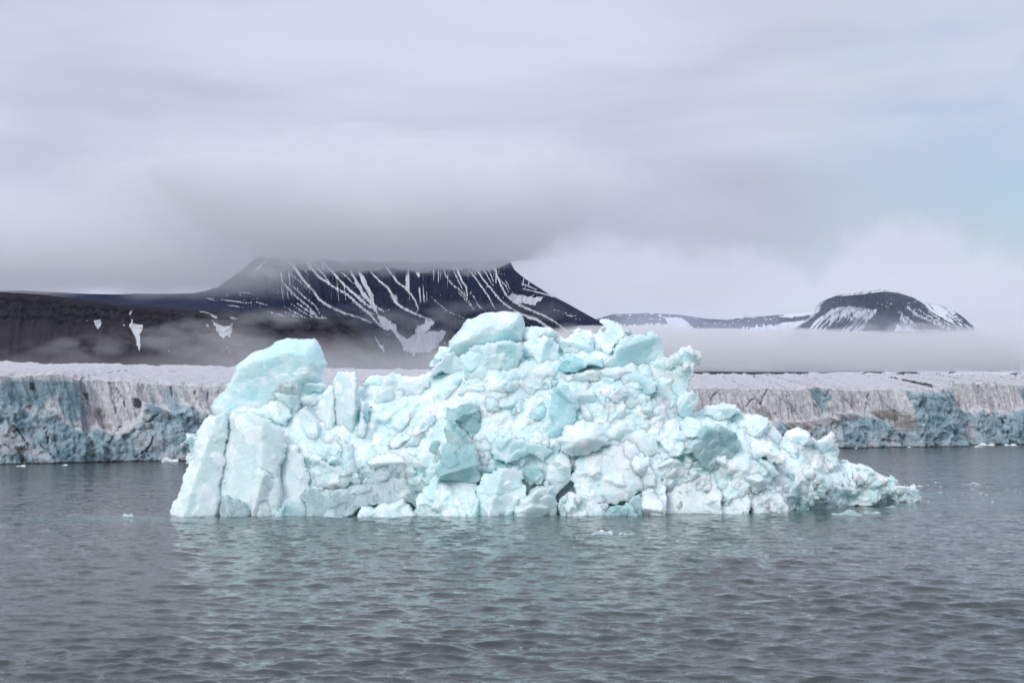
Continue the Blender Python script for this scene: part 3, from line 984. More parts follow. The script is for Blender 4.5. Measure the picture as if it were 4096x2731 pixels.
    for pts, a in (([(1030, 300), (1075, 300), (1085, 460), (1060, 460)], 1.0), ([(310, 330), (410, 305), (400, 380), (340, 440), (305, 410)], 1.0), ([(860, 410), (1000, 410), (1060, 560), (1110, 620), (1000, 560), (880, 520)], 0.55),
                   ([(1380, 480), (1540, 490), (1500, 600), (1400, 600)], 0.9), ([(1260, 340), (1480, 350), (1470, 440), (1400, 420), (1290, 380)], 0.55), ([(1750, 480), (1805, 480), (1805, 600), (1770, 590)], 0.6),
                   ([(-60, 960), (130, 1000), (200, 960), (250, 950), (230, 1040), (380, 1170), (160, 1190), (60, 1060)], 1.1), ([(-60, 660), (100, 720), (250, 900), (200, 980), (80, 880)], 0.6), ([(700, 1010), (850, 1000), (900, 1150), (720, 1150)], 0.35), ([(300, 950), (420, 960), (560, 1160), (420, 1150)], 0.4),  # first outline: shade inside a cave, painted on the ice
                   ([(2270, 420), (2330, 370), (2350, 420), (2290, 470)], 0.8)):
        soot_shade = np.maximum(soot_shade, a * poly_mask(Pw, ZL(pts), 3.0))
    for pts, a in (([(1160, 260), (1215, 260), (1215, 340), (1170, 320)], 0.5), ([(2230, 500), (2352, 450), (2352, 545), (2240, 545)], 0.5), ([(2265, 380), (2290, 350), (2290, 420), (2270, 430)], 0.9), ([(1770, 250), (1810, 250), (1800, 420), (1780, 420)], 0.45)):
        soot_shade = np.maximum(soot_shade, a * poly_mask(Pw, ZQ(pts), 2.5))
    soot_shade = soot_shade.reshape(S.shape) * np.clip(0.62 + 1.1 * fbm(lean / 0.9, Z / 3.0, 0.0, 4, 683, 0.6), 0.0, 1.15)
    soot_shade = np.maximum(soot_shade, np.maximum(cr * (0.50 + 0.5 * fbm(S / 1.1, Z / 1.6, 0.0, 3, 685)), rcr * 0.5))  # shade inside the cracks painted dark, besides the cut
    soot_shade = np.maximum(soot_shade, 0.75 * (1 - sstep(0.1, 0.55, Z)))  # darker strip along the waterline
    edge = fbm(S / 3.3, Z / 1.2, 0.0, 3, 681)
    soot_shade = np.maximum(soot_shade, 0.42 * sstep(0.1, 0.7, edge) * sstep(0.8, 0.95, W))
    dirt = np.zeros(len(P))
    for pts, a in (([(980, 600), (1120, 610), (1200, 800), (1190, 860), (1100, 820), (1000, 730)], 0.8), ([(1660, 590), (1780, 640), (1760, 760), (1680, 680)], 0.8), ([(870, 560), (1300, 640), (1300, 780), (900, 640)], 0.35), ([(2000, 400), (2300, 500), (2200, 660), (1950, 520)], 0.2)):
        dirt = np.maximum(dirt, a * poly_mask(Pw, ZL(pts), 2))
    for pts, a in (([(680, 420), (900, 380), (1050, 360), (1050, 420), (900, 430), (780, 470), (720, 490)], 0.85), ([(1080, 340), (1220, 340), (1220, 400), (1080, 400)], 0.75), ([(1340, 330), (1540, 300), (1540, 470), (1440, 460)], 0.6), ([(520, 290), (620, 300), (700, 420), (600, 360)], 0.45)):
        dirt = np.maximum(dirt, a * poly_mask(Pw, ZQ(pts), 2))
    dirt = dirt.reshape(S.shape) * np.clip(0.75 + 0.9 * fbm(S / 1.6, Z / 1.6, 0.0, 4, 687, 0.6), 0, 1.3) + 0.12 + 0.35 * np.clip(fbm(S / 4, Z / 3, 0.0, 4, 691), 0, 1)
    FX, FY = bx + GN[0] * D, by + GN[1] * D
    Vf = np.stack([FX, FY, Z], -1)
    # upper surface rising inland
    nb = 92
    b = np.concatenate([[0.35, 0.8, 1.4, 2.2], 3.0 * (1500 / 3.0) ** np.linspace(0, 1, nb - 4)])
    ex, ey = FX[-1], FY[-1]
    dirx, diry = ex * 1.0, ey + 60.0
    dn = np.hypot(dirx, diry)
    dirx, diry = dirx / dn, diry / dn
    BX, BY = ex[None] + dirx[None] * b[:, None], ey[None] + diry[None] * b[:, None]
    epx, _ = pix(BX[-1], BY[-1], np.full(nc, 45.0))
    far = np.array([(-300, 362), (0, 364), (125, 366), (420, 371), (690, 375), (900, 375.3), (1024, 375.6), (1400, 377)], float)
    zend = at(epx, np.interp(epx, far[:, 0], far[:, 1]), BY[-1])[2]
    fr = (b / b[-1])[:, None]
    ZT = ztop[None] + (zend - ztop)[None] * fr
    Sb = np.broadcast_to(s[None], BX.shape)
    lb = np.log(b + 6.0)[:, None] * np.ones_like(BX)
    amp = (0.40 + 0.0030 * b)[:, None] * sstep(0, 2.5, b)[:, None] * (1 - sstep(0.8, 1.0, fr) * 0.6)
    hum = fbm(Sb / 9.0, lb * 13.0, 0.0, 4, 701, 0.55, ridged=True)
    hum2 = fbm(Sb / 1.7, lb * 20.0, 0.0, 3, 711, 0.55)
    ZT = ZT + amp * (hum * 0.9 + hum2 * 0.45) + 0.25 * sstep(0, 6, b)[:, None]
    Vt = np.stack([BX, BY, ZT], -1)
    V = np.concatenate([Vf, Vt]).reshape(-1, 3)
    nr = nf + nb
    F = grid_faces(nr, nc)
    topa = np.concatenate([sstep(0.93, 1.0, W + 0.05 * edge) * 0.8, np.ones(BX.shape)])
    dt = np.clip(-hum + 0.08, 0, 1) * 1.3 + 0.55 * np.clip(fbm(Sb / 30, lb * 16, 0.0, 4, 721, 0.6), 0, 1)
    st = np.clip(-hum - 0.30, 0, 1) * 2.4 * sstep(-0.1, 0.5, fbm(Sb / 9, lb * 5, 0.0, 3, 731))
    fadeb = np.clip(1 - 0.5 * fr, 0, 1)
    at_ = {'blue': np.concatenate([blue, np.full(BX.shape, -0.6)]), 'dirt': np.concatenate([dirt, dt * fadeb]), 'soot_shade': np.concatenate([soot_shade, st * fadeb]), 'top': topa}
    root = empty('glacier', (float(base[:, 0].mean()), float(base[:, 1].mean()), 0))
    tag(root, 'long glacier front with cracked dirty white and blue ice cliff', 'glacier')
    off = np.array(root.location)
    k = nf * nc
    mat = glacier_material()
    mesh_obj('ice_cliff', V[:k] - off, grid_faces(nf, nc), mat, root, attrs={a: v[:nf] for a, v in at_.items()})
    k2 = (nf - 1) * nc
    mesh_obj('upper_surface', V[k2:] - off, grid_faces(nb + 1, nc), mat, root, attrs={a: v[nf - 1:] for a, v in at_.items()})
    return root


GLACIER = build_glacier()


def build_moraine():
    rng = np.random.default_rng(5)
    m, t = new_mat('moraine_rubble')
    geo = t.n('ShaderNodeNewGeometry')
    n = t.noise(geo.outputs['Position'], 0.3, 4.0, 0.6)
    principled(t, Base_Color=t.mix(n, (0.012, 0.011, 0.011), (0.05, 0.045, 0.042)), Roughness=0.95)
    for path, Y, hh, lab in (([(866, 374.8), (907, 375.4), (935, 376.1), (979, 377.0), (1024, 378.0), (1075, 379)], 1250.0, 2.0, 'thin black moraine line crossing the glacier top at the far right'),
                             ([(793, 375.6), (798, 375.4), (802, 374.6), (806, 375.2), (814, 375.7)], 1650.0, 3.2, 'tiny black rock mound on the glacier skyline')):
        p = np.array(path, float)
        x = np.linspace(p[0, 0], p[-1, 0], 160)
        y = np.interp(x, p[:, 0], p[:, 1])
        X, Yv, Z = at(x, y, Y)
        env = np.sin(np.linspace(0, np.pi, 160)) ** 0.4
        rows = []
        for q, hz in ((-9, -6.0), (-5, -0.8), (-2, 0.55), (0, 1.0), (3, 0.5), (7, -0.8), (11, -6.0)):
            jit = 0.55 * fbm(x / 1.3, x * 0 + q, 0.0, 3, 801)
            rows.append(np.stack([X, Yv + q * 1.6, Z + (hz * hh * (0.75 + jit) if hz > 0 else hz * hh) * env], -1))
        V = np.concatenate(rows)
        o = mesh_obj('moraine', V, grid_faces(len(rows), 160), m)
        tag(o, lab, kind='structure')


build_moraine()

# ------------------------------------------------------------------ fog, cloud and haze
def air_material(name, density, color=(0.985, 0.988, 1.0), aniso=0.0):
    m, t = new_mat(name)
    out = t.n('ShaderNodeOutputMaterial')
    v = t.n('ShaderNodeVolumePrincipled')
    v.inputs['Color'].default_value = color + (1,)
    v.inputs['Density'].default_value = density
    v.inputs['Anisotropy'].default_value = aniso
    t.link(v.outputs[0], out.inputs['Volume'])
    m.cycles.homogeneous_volume = True
    return m


def cloud_body(name, x0, x1, y0, y1, cell, Yc, sigma, tau, label, color=(0.985, 0.988, 1.0), skew=0.5):
    """a rounded body of mist: at each place as deep as its optical thickness asks for"""
    nx, ny = int((x1 - x0) / cell) + 1, int((y1 - y0) / cell) + 1
    PX, PY = np.meshgrid(np.linspace(x0, x1, nx), np.linspace(y0, y1, ny))
    T = tau(PX, PY) / sigma
    T[0] = T[-1] = 0
    T[:, 0] = T[:, -1] = 0
    T[T < 1.0] = 0
    X, Y, Z = at(PX, PY, Yc)
    Vf = np.stack([X, Y - T * skew, Z], -1).reshape(-1, 3)
    Vb = np.stack([X, Y + T * (1 - skew), Z], -1).reshape(-1, 3)
    n = len(Vf)
    idb = np.where(T.ravel() > 0, np.arange(n) + n, np.arange(n))
    F = grid_faces(ny, nx)
    F = F[(T.ravel()[F] > 0).any(1)]
    FF = np.concatenate([F[:, ::-1], idb[F]])
    V = np.concatenate([Vf, Vb])
    tri = np.concatenate([FF[:, [0, 1, 2]], FF[:, [0, 2, 3]]])
    used, inv = np.unique(tri, return_inverse=True)
    o = mesh_obj(name, V[used], inv.reshape(-1, 3), air_material(name, sigma, color))
    tag(o, label, kind='stuff')
    return o


def blob(x, y, cx, cy_, rx, ry):
    return np.exp(-(((x - cx) / rx) ** 2 + ((y - cy_) / ry) ** 2))


def tau_cap(x, y):
    over = sstep(205, 275, x) * (1 - sstep(500, 590, x))          # above the mountain itself
    edge = 262.5 + 5.0 * fbm(x / 34, y / 24, 0.0, 4, 901) - 3 * sstep(470, 520, x) - 14 * (1 - over)
    rag = 5 * fbm(x / 16, y / 13, 0.0, 4, 907)
    ht = 33 + 70 * (1 - sstep(40, 285, x) * (1 - sstep(495, 700, x)))
    body = np.clip((edge + 15 - y + rag) / ht, 0, 1) ** 2
    body = body * (1.6 - 0.6 * body)
    side = sstep(-140, 250, x) * (1 - sstep(480, 820, x))
    top = sstep(95, 262, y + 14 * fbm(x / 90, y / 40, 0.0, 3, 905))
    t = 5.8 * body * top * side * (0.9 + 0.3 * fbm(x / 60, y / 22, 0.0, 4, 911)) * (0.10 + 0.90 * sstep(-120, 300, x + 30 * fbm(x / 40, y / 30, 0.0, 3, 917)) * (1 - sstep(440, 800, x)))
    wide = 2.2 * top * sstep(120, 270, y) * (1 - sstep(272, 300, y + 8 * fbm(x / 50, y / 30, 0.0, 3, 915))) * sstep(-250, -150, x) * (1 - sstep(200, 330, x))
    return np.sqrt(np.maximum(t, 0) ** 2 + np.maximum(wide, 0) ** 2) - 0.01


def tau_wisp(x, y):
    n = fbm(x / 22 + 3, y / 9, 0.0, 5, 921)
    n2 = np.clip(0.55 + 0.9 * n, 0, 2)
    t = 0.55 * blob(x, y, 268, 274, 22, 8) * n2
    t += 0.40 * blob(x, y, 75, 347, 42, 9) * n2 + 0.45 * blob(x, y, 160, 336, 45, 14) * n2 + 0.55 * blob(x, y, 222, 342, 42, 15) * n2
    t += 0.40 * blob(x, y, 262, 318, 60, 7) * n2 + 0.22 * blob(x, y, 395, 320, 75, 14) * n2 + 0.18 * blob(x, y, 500, 314, 80, 14) * n2
    low = sstep(325, 372, y + 6 * n) * sstep(110, 330, x)
    t += 0.85 * low
    t += 0.25 * sstep(345, 372, y + 5 * n)
    return t * (1 - sstep(372, 382, y)) * (1 - sstep(600, 700, x)) * sstep(-120, -60, x) - 0.02


def tau_fog(x, y):
    n = fbm(x / 55, y / 16, 0.0, 5, 931)
    topy = np.interp(x, [330, 420, 500, 560, 610, 700, 800, 900, 960, 1024, 1200], [372, 354, 340, 328, 331, 332, 331.5, 331, 329, 326, 318])
    up = sstep(-6, 12, y - topy + 5 * n + 4 * fbm(x / 22, y / 9, 0.0, 4, 937))
    t = 4.2 * up * sstep(370, 640, x + 40 * n) * (0.85 + 0.45 * fbm(x / 70, y / 11, 0.0, 4, 935))
    t *= 1 - sstep(364, 373, y + 1.5 * n)
    return t * (1 - sstep(1180, 1300, x)) - 0.02


def tau_bank(x, y):
    n = fbm(x / 24, y / 18, 0.0, 5, 941)
    ta = np.interp(x, [440, 500, 560, 600, 640, 690, 740, 765, 790, 812, 822, 845, 880, 925, 955, 970, 990, 1024, 1080, 1200], [270, 226, 214, 222, 236, 246, 244, 243, 254, 268, 262, 236, 217, 213, 222, 243, 241, 251, 255, 246])
    up = sstep(-8, 30, y - ta + 13 * n)
    t = 0.5 * up * (1 - sstep(330, 362, y)) * sstep(430, 600, x) * (1 - sstep(1150, 1260, x))
    return t - 0.02


cloud_body('cloud', -260, 860, 90, 304, 3.0, 2950.0, 0.0047, tau_cap, 'grey cloud layer hiding the top of the dark table mountain', skew=0.6)
cloud_body('mist', -130, 720, 255, 384, 3.0, 2150.0, 0.004, tau_wisp, 'thin mist drifting across the brown scree ridge', skew=0.5)
cloud_body('fog_bank', 320, 1320, 300, 378, 3.0, 2150.0, 0.0062, tau_fog, 'dense low fog bank above the glacier on the right', skew=0.5)
cloud_body('cloud', 420, 1280, 190, 366, 4.0, 15000.0, 0.0022, tau_bank, 'pale rounded cloud bank behind the distant flat-topped peak', color=(1.0, 0.985, 0.97), skew=0.5)


def tau_veil(x, y):
    n = fbm(x / 40, y / 16, 0.0, 4, 951)
    t = 0.10 + 0.38 * blob(x, y, 665, 322, 95, 16) + 0.14 * blob(x, y, 760, 322, 60, 14) + 0.22 * sstep(306, 335, y)
    t = t * np.clip(0.9 + 0.7 * n, 0, 2)
    return t * sstep(560, 600, x) * (1 - sstep(1060, 1110, x)) * sstep(268, 292, y) * (1 - sstep(350, 366, y)) - 0.01


cloud_body('mist', 550, 1120, 262, 368, 3.0, 6500.0, 0.0010, tau_veil, 'faint bluish mist in front of the far peak and plateau rim', color=(0.86, 0.92, 1.0))


def build_haze():
    x0, x1, y0, y1, z0, z1 = -9000, 9000, -7000, 12800, -2.5, 900
    V = [(x, y, z) for z in (z0, z1) for y in (y0, y1) for x in (x0, x1)]
    F = [(0, 2, 3, 1), (4, 5, 7, 6), (0, 1, 5, 4), (2, 6, 7, 3), (0, 4, 6, 2), (1, 3, 7, 5)]
    o = mesh_obj('haze', V, F, air_material('haze', 1.0e-5, (0.40, 0.62, 1.0)), smooth=False)
    tag(o, 'faint bluish haze over the whole fjord', kind='stuff')


build_haze()

# ------------------------------------------------------------------ iceberg
Z1 = lambda p: zoomed(p, 160.0, 300.0, 0.14353)
Z2 = lambda p: zoomed(p, 400.0, 300.0, 0.14353)
Z3 = lambda p: zoomed(p, 650.0, 300.0, 0.14353)


def ice_material(name, light, deep, crust=0.4, rough=0.3, trans=0.0, sss=0.9, grain=0.5, dirt=0.0, scale=0.5, bands=0.0):
    m, t = new_mat(name)
    tc = t.n('ShaderNodeTexCoord')
    v = tc.outputs['Object']
    n0 = t.noise(v, 0.13, 3.0, 0.5, 0.6)                # tint that runs on from block to block
    n1 = t.noise(v, 0.5, 6.0, 0.6, 1.2)
    n2 = t.noise(v, 0.9, 4.0, 0.52, 0.7)
    n3 = t.noise(v, 6.0, 4.0, 0.62)
    tn = t.attr('tone')
    k = t.math('ADD', t.math('MULTIPLY', n1, 0.42), t.math('MULTIPLY', tn, 0.30))
    k = t.math('ADD', k, t.math('MULTIPLY', n0, 0.28))
    c = t.mix(t.ramp(k, 0.30, 0.68), deep, light)
    fc = t.math('ADD', n2, t.math('MULTIPLY', t.math('SUBTRACT', tn, 0.5), 0.30))
    fc = t.ramp(fc, 0.66 - 0.40 * crust, 0.84 - 0.38 * crust)
    c = t.mix(t.math('MULTIPLY', fc, min(1.0, 0.35 + crust)), c, (0.87, 0.935, 0.935))
    # cloudy veins of bubbles
    wv = t.noise(t.mapping(v, (0.7, 0.7, 1.6), (1, 2, 3), (0.3, 0.6, 0.2)), 1.1, 4.0, 0.55, 2.2)
    c = t.mix(t.math('MULTIPLY', t.ramp(t.math('ABSOLUTE', t.math('SUBTRACT', wv, 0.5)), 0.0, 0.035, 1.0, 0.0), 0.28), c, (0.87, 0.935, 0.935))
    if bands:
        w = t.noise(t.mapping(v, (2.4, 2.4, 0.3)), 1.3, 3.0, 0.5, 0.3)
        c = t.mix(t.ramp(w, 0.5, 0.7, 0.0, bands), c, tuple(0.5 * x for x in deep))
    if dirt:
        d1 = t.noise(t.mapping(v, (0.8, 0.8, 2.2), (3, 1, 4), (0, 0.5, 0)), 0.9, 6.0, 0.68, 0.9)
        c = t.mix(t.ramp(d1, 0.56, 0.74, 0.0, dirt), c, (0.42, 0.375, 0.325))
    r = t.ramp(n2, 0.3, 0.7, rough * 0.5, rough * 1.3)
    p = principled(t, Base_Color=c, Roughness=r, IOR=1.31)
    p.inputs['Subsurface Weight'].default_value = sss * (1 - trans)
    p.inputs['Subsurface Radius'].default_value = (1.0, 0.90, 0.85)
    p.inputs['Subsurface Scale'].default_value = scale * 1.3
    p.inputs['Transmission Weight'].default_value = trans
    vo = t.n('ShaderNodeTexVoronoi', feature='DISTANCE_TO_EDGE')
    t.link(t.mapping(v, (1, 1, 0.7)), vo.inputs['Vector'])
    vo.inputs['Scale'].default_value = 1.7
    h = t.math('ADD', t.math('MULTIPLY', n2, 0.45), t.math('MULTIPLY', n3, 0.25 * grain + 0.05))
    h = t.math('ADD', h, t.math('MULTIPLY', t.noise(v, 19.0, 2.0, 0.6), 0.10 * grain))
    h = t.math('ADD', h, t.math('MULTIPLY', t.ramp(vo.outputs['Distance'], 0.0, 0.10, -1.0, 0.0), 0.05))
    t.link(bump(t, h, 0.6, 0.24), p.inputs['Normal'])
    return m


ICE = {
    'white': ice_material('ice_white', (0.835, 0.925, 0.932), (0.640, 0.845, 0.861), 0.46, 0.30, grain=0.8),
    'pale': ice_material('ice_pale', (0.810, 0.910, 0.917), (0.650, 0.845, 0.859), 0.30, 0.20, grain=0.35),
    'cyan': ice_material('ice_cyan', (0.745, 0.895, 0.904), (0.560, 0.805, 0.825), 0.22, 0.16, grain=0.25, scale=0.7),
    'blue': ice_material('ice_blue', (0.580, 0.820, 0.840), (0.380, 0.680, 0.716), 0.08, 0.14, grain=0.2, scale=0.7),
    'teal': ice_material('ice_teal', (0.530, 0.740, 0.747), (0.330, 0.570, 0.586), 0.06, 0.12, trans=0.15, grain=0.25, scale=0.6),
    'grey': ice_material('ice_grey', (0.775, 0.875, 0.877), (0.620, 0.780, 0.784), 0.24, 0.16, grain=0.3, scale=0.6),
    'clear': ice_material('ice_clear', (0.640, 0.775, 0.782), (0.380, 0.530, 0.541), 0.12, 0.09, trans=0.22, grain=0.4, bands=0.4),
    'dirty': ice_material('ice_dirty', (0.825, 0.890, 0.890), (0.690, 0.805, 0.809), 0.38, 0.24, grain=0.7, dirt=0.55),
    'streak': ice_material('ice_streak', (0.820, 0.910, 0.915), (0.640, 0.840, 0.856), 0.36, 0.24, grain=0.5, dirt=0.4),
}


def rough_outline(pts, rng, seg, amp):
    """subdivide a closed outline and make it uneven like broken ice"""
    pts = np.asarray(pts, float)
    out = []
    for a, b in zip(pts, np.roll(pts, -1, 0)):
        L = np.hypot(*(b - a))
        n = max(1, int(round(L / seg)))
        # midpoint displacement
        k = 1
        while k < n:
            k *= 2
        d = np.zeros(k + 1)
        st, am = k, amp * min(1.0, L / (6 * seg))
        while st > 1:
            h = st // 2
            for i in range(h, k, st):
                d[i] = (d[i - h] + d[min(i + h, k)]) / 2 + rng.normal() * am
            am *= 0.55
            st = h
        nrm = np.array([-(b - a)[1], (b - a)[0]]) / max(L, 1e-9)
        tt = np.linspace(0, 1, k + 1)[:-1]
        for t_, dd in zip(tt, d[:-1]):
            out.append(a + (b - a) * t_ + nrm * dd)
    return np.array(out)


def ice_piece(name, px, Y, t, mat, root=None, edge=0.15, lean=0.12, rough=0.035, planes=3, jum=0.0, seed=1, step=None, back=0.5, jag=0.11, Yfun=None, sharp=16, jscale=1.0, vert=False, chips=1.0):
    """a block of ice with the given outline, its own depth, rounding, chipped facets and broken faces"""
    rng = np.random.default_rng(seed)
    px = np.asarray(px, float)
    x, _, z = at(px[:, 0], px[:, 1], Y)
    out = np.stack([x, z], 1)
    area = 0.5 * abs(np.dot(out[:, 0], np.roll(out[:, 1], 1)) - np.dot(out[:, 1], np.roll(out[:, 0], 1)))
    R = math.sqrt(area / math.pi)
    step = step or min(max(R * 0.055, 0.10), 0.16)
    bd = rough_outline(out, rng, step * 1.1, jag * min(R, 1.5))
    lo, hi = bd.min(0), bd.max(0)
    gx, gz = np.meshgrid(np.arange(lo[0], hi[0], step), np.arange(lo[1], hi[1], step * 0.87))
    gx = gx + (np.arange(gx.shape[0]) % 2)[:, None] * step * 0.5
    G = np.stack([gx.ravel(), gz.ravel()], 1) + rng.uniform(-0.22, 0.22, (gx.size, 2)) * step
    G = G[inside(G, bd)]
    d = seg_dist(G, bd, np.roll(bd, -1, 0)) if len(G) else np.zeros(0)
    G = G[d > step * 0.45]
    nb = len(bd)
    pts = [Vector((float(a), float(b))) for a, b in np.concatenate([bd, G])]
    r = delaunay_2d_cdt(pts, [], [list(range(nb))], 1, 1e-5)
    Q = np.array([(v.x, v.y) for v in r[0]])
    tri = np.array([f for f in r[2] if len(f) == 3], int)
    # outline vertices of the result
    on = np.zeros(len(Q), bool)
    for k, orig in enumerate(r[3]):
        if any(i < nb for i in orig):
            on[k] = True
    d = seg_dist(Q, bd, np.roll(bd, -1, 0))
    d[on] = 0
    c = Q.mean(0)
    prof = np.clip(1 - (1 - np.clip(d / max(edge * R, 1e-3), 0, 1)) ** 1.8, 0, 1) ** 0.8
    h = t * prof
    tone = np.full(len(Q), rng.random())
    for k in range(planes):
        a = rng.random() * 6.283
        if vert:
            a = (0.0 if rng.random() < 0.5 else math.pi) + rng.normal() * 0.22
        p0 = Q[rng.integers(len(Q))]
        s = rng.uniform(0.35, 1.45) * (t / R if k else 0.6 * t / R)
        lim = t * rng.uniform(0.55, 0.92) + s * ((Q[:, 0] - p0[0]) * math.cos(a) + (Q[:, 1] - p0[1]) * math.sin(a))
        tone[lim < h] = rng.random()
        h = np.minimum(h, lim)
    h = np.maximum(h, 0.06 * t * prof)
    if jum > 0:
        J = np.full(len(Q), -jum)
        for n0, r0, r1, k1 in ((0.30, 0.9, 1.7, 0.65), (0.9, 0.45, 0.9, 0.5), (4.0, 0.2, 0.42, 0.4)):
            n = int(max(6, area * n0 / jscale ** 2))
            seeds = Q[rng.integers(len(Q), size=n)] + rng.normal(0, 0.1, (n, 2))
            rad = rng.uniform(r0, r1, n) * jscale
            # sit on what is already there
            idx = np.array([np.argmin((Q[:, 0] - s_[0]) ** 2 + (Q[:, 1] - s_[1]) ** 2) for s_ in seeds])
            hg = J[idx] * 0.8 + rad * k1 * rng.uniform(0.3, 1.0, n) * jum
            J = facets(Q[:, 0], Q[:, 1], seeds, rad, hg, rng, out=J, ids=tone)
        J = np.clip(J, -jum, 2.2 * jum)
        h = h + J * np.clip(d / (0.5 * jscale), 0, 1) ** 0.7
    if chips > 0:             # small conchoidal chips and splinters all over the face
        C = np.zeros(len(Q))
        n = int(max(6, area * 1.8))
        seeds = Q[rng.integers(len(Q), size=n)]
        rad = rng.uniform(0.25, 0.95, n) * min(1.0, 0.5 + 0.3 * R)
        C = facets(Q[:, 0], Q[:, 1], seeds, rad, rad * rng.uniform(0.05, 0.30, n), rng, slope=(0.1, 0.7), out=C, ids=tone)
        h = h + 1.1 * chips * C * np.clip(d / 0.35, 0, 1)
    fine = fbm(Q[:, 0] / 1.3 + seed, Q[:, 1] / 1.3, 0.0, 5, seed, 0.55)
    chip = fbm(Q[:, 0] / 0.45 + seed, Q[:, 1] / 0.45, 0.0, 3, seed + 5, 0.6, ridged=True)
    h = h + (fine * rough * 1.4 + chip * rough * 1.2) * np.clip(d / 0.5, 0, 1)
    h = np.maximum(h, np.minimum(0.5 * d, 0.15 * t))
    hb = back * t * prof + np.clip(fine, -1, 1) * rough * 3 * np.clip(d / 0.5, 0, 1)
    zmid = c[1]

    def place(Qx, off):
        yc = Y if Yfun is None else Yfun(pix(Qx[:, 0], np.full(len(Qx), float(Y)), Qx[:, 1])[0])
        yp = yc + lean * (Qx[:, 1] - zmid)
        k = yp / Y
        return np.stack([Qx[:, 0] * k, yp + off, CAMH + (Qx[:, 1] - CAMH) * k], -1)
    Vf, Vb = place(Q, -h), place(Q, hb)
    n = len(Q)
    idb = np.where(on, np.arange(n), np.arange(n) + n)
    # keep winding so that the front faces the camera
    A = Q[tri]
    cross = (A[:, 1, 0] - A[:, 0, 0]) * (A[:, 2, 1] - A[:, 0, 1]) - (A[:, 1, 1] - A[:, 0, 1]) * (A[:, 2, 0] - A[:, 0, 0])
    tri[cross < 0] = tri[cross < 0][:, ::-1]
    F = np.concatenate([tri, idb[tri][:, ::-1]])
    V = np.concatenate([Vf, Vb])
    used, inv = np.unique(F, return_inverse=True)
    V = V[used]
    tone_f = tone
    tone = np.concatenate([tone, tone])[used]
    o_off = np.zeros(3) if root is None else np.array(root.location)
    o = mesh_obj(name, V - o_off, inv.reshape(-1, 3), ICE[mat], root, sharp=sharp, attrs={'tone': tone})
    return o, Vf[(tone_f >= 0)]


ROOT = empty('iceberg', (0.0, 110.0, 0.0))
tag(ROOT, 'huge turquoise and white iceberg of jumbled broken blocks in the middle', 'iceberg')


def yaxis(px):
    return np.interp(px, [0, 740, 800, 860, 930, 1024], [112.3, 112.3, 115.0, 119.4, 127.6, 133.4])


core_px = np.concatenate([
    Z1([(150, 1600), (175, 1300), (265, 1080), (310, 890), (400, 820), (520, 800), (640, 780), (760, 720), (900, 650), (1020, 600), (1115, 580), (1200, 600), (1290, 520), (1360, 520), (1400, 600), (1500, 540), (1600, 520)]),
    Z2([(150, 545), (250, 460), (290, 370), (370, 350), (440, 230), (560, 125), (810, 115), (850, 210), (1050, 215), (1130, 270), (1300, 230), (1390, 230), (1530, 260), (1640, 255), (1750, 250), (1830, 410)]),
    Z3([(130, 420), (200, 400), (240, 355), (335, 390), (280, 500), (250, 620), (310, 670), (300, 780), (380, 750), (580, 745), (640, 795), (800, 825), (915, 955), (1030, 900), (1130, 970), (1200, 985), (1270, 950), (1285, 1010), (1310, 1045), (1290, 1120), (1370, 1130), (1500, 1170), (1560, 1230), (1690, 1245), (1710, 1300), (1850, 1320), (1860, 1380), (1500, 1440), (1000, 1540)])])
core, CV = ice_piece('ice_core', core_px, 113.5, 4.0, 'white', ROOT, edge=0.5, lean=0.30, rough=0.03, planes=0, jum=0.7, chips=0.5, seed=7, step=0.15, back=1.0, jag=0.05, Yfun=yaxis, jscale=1.15)

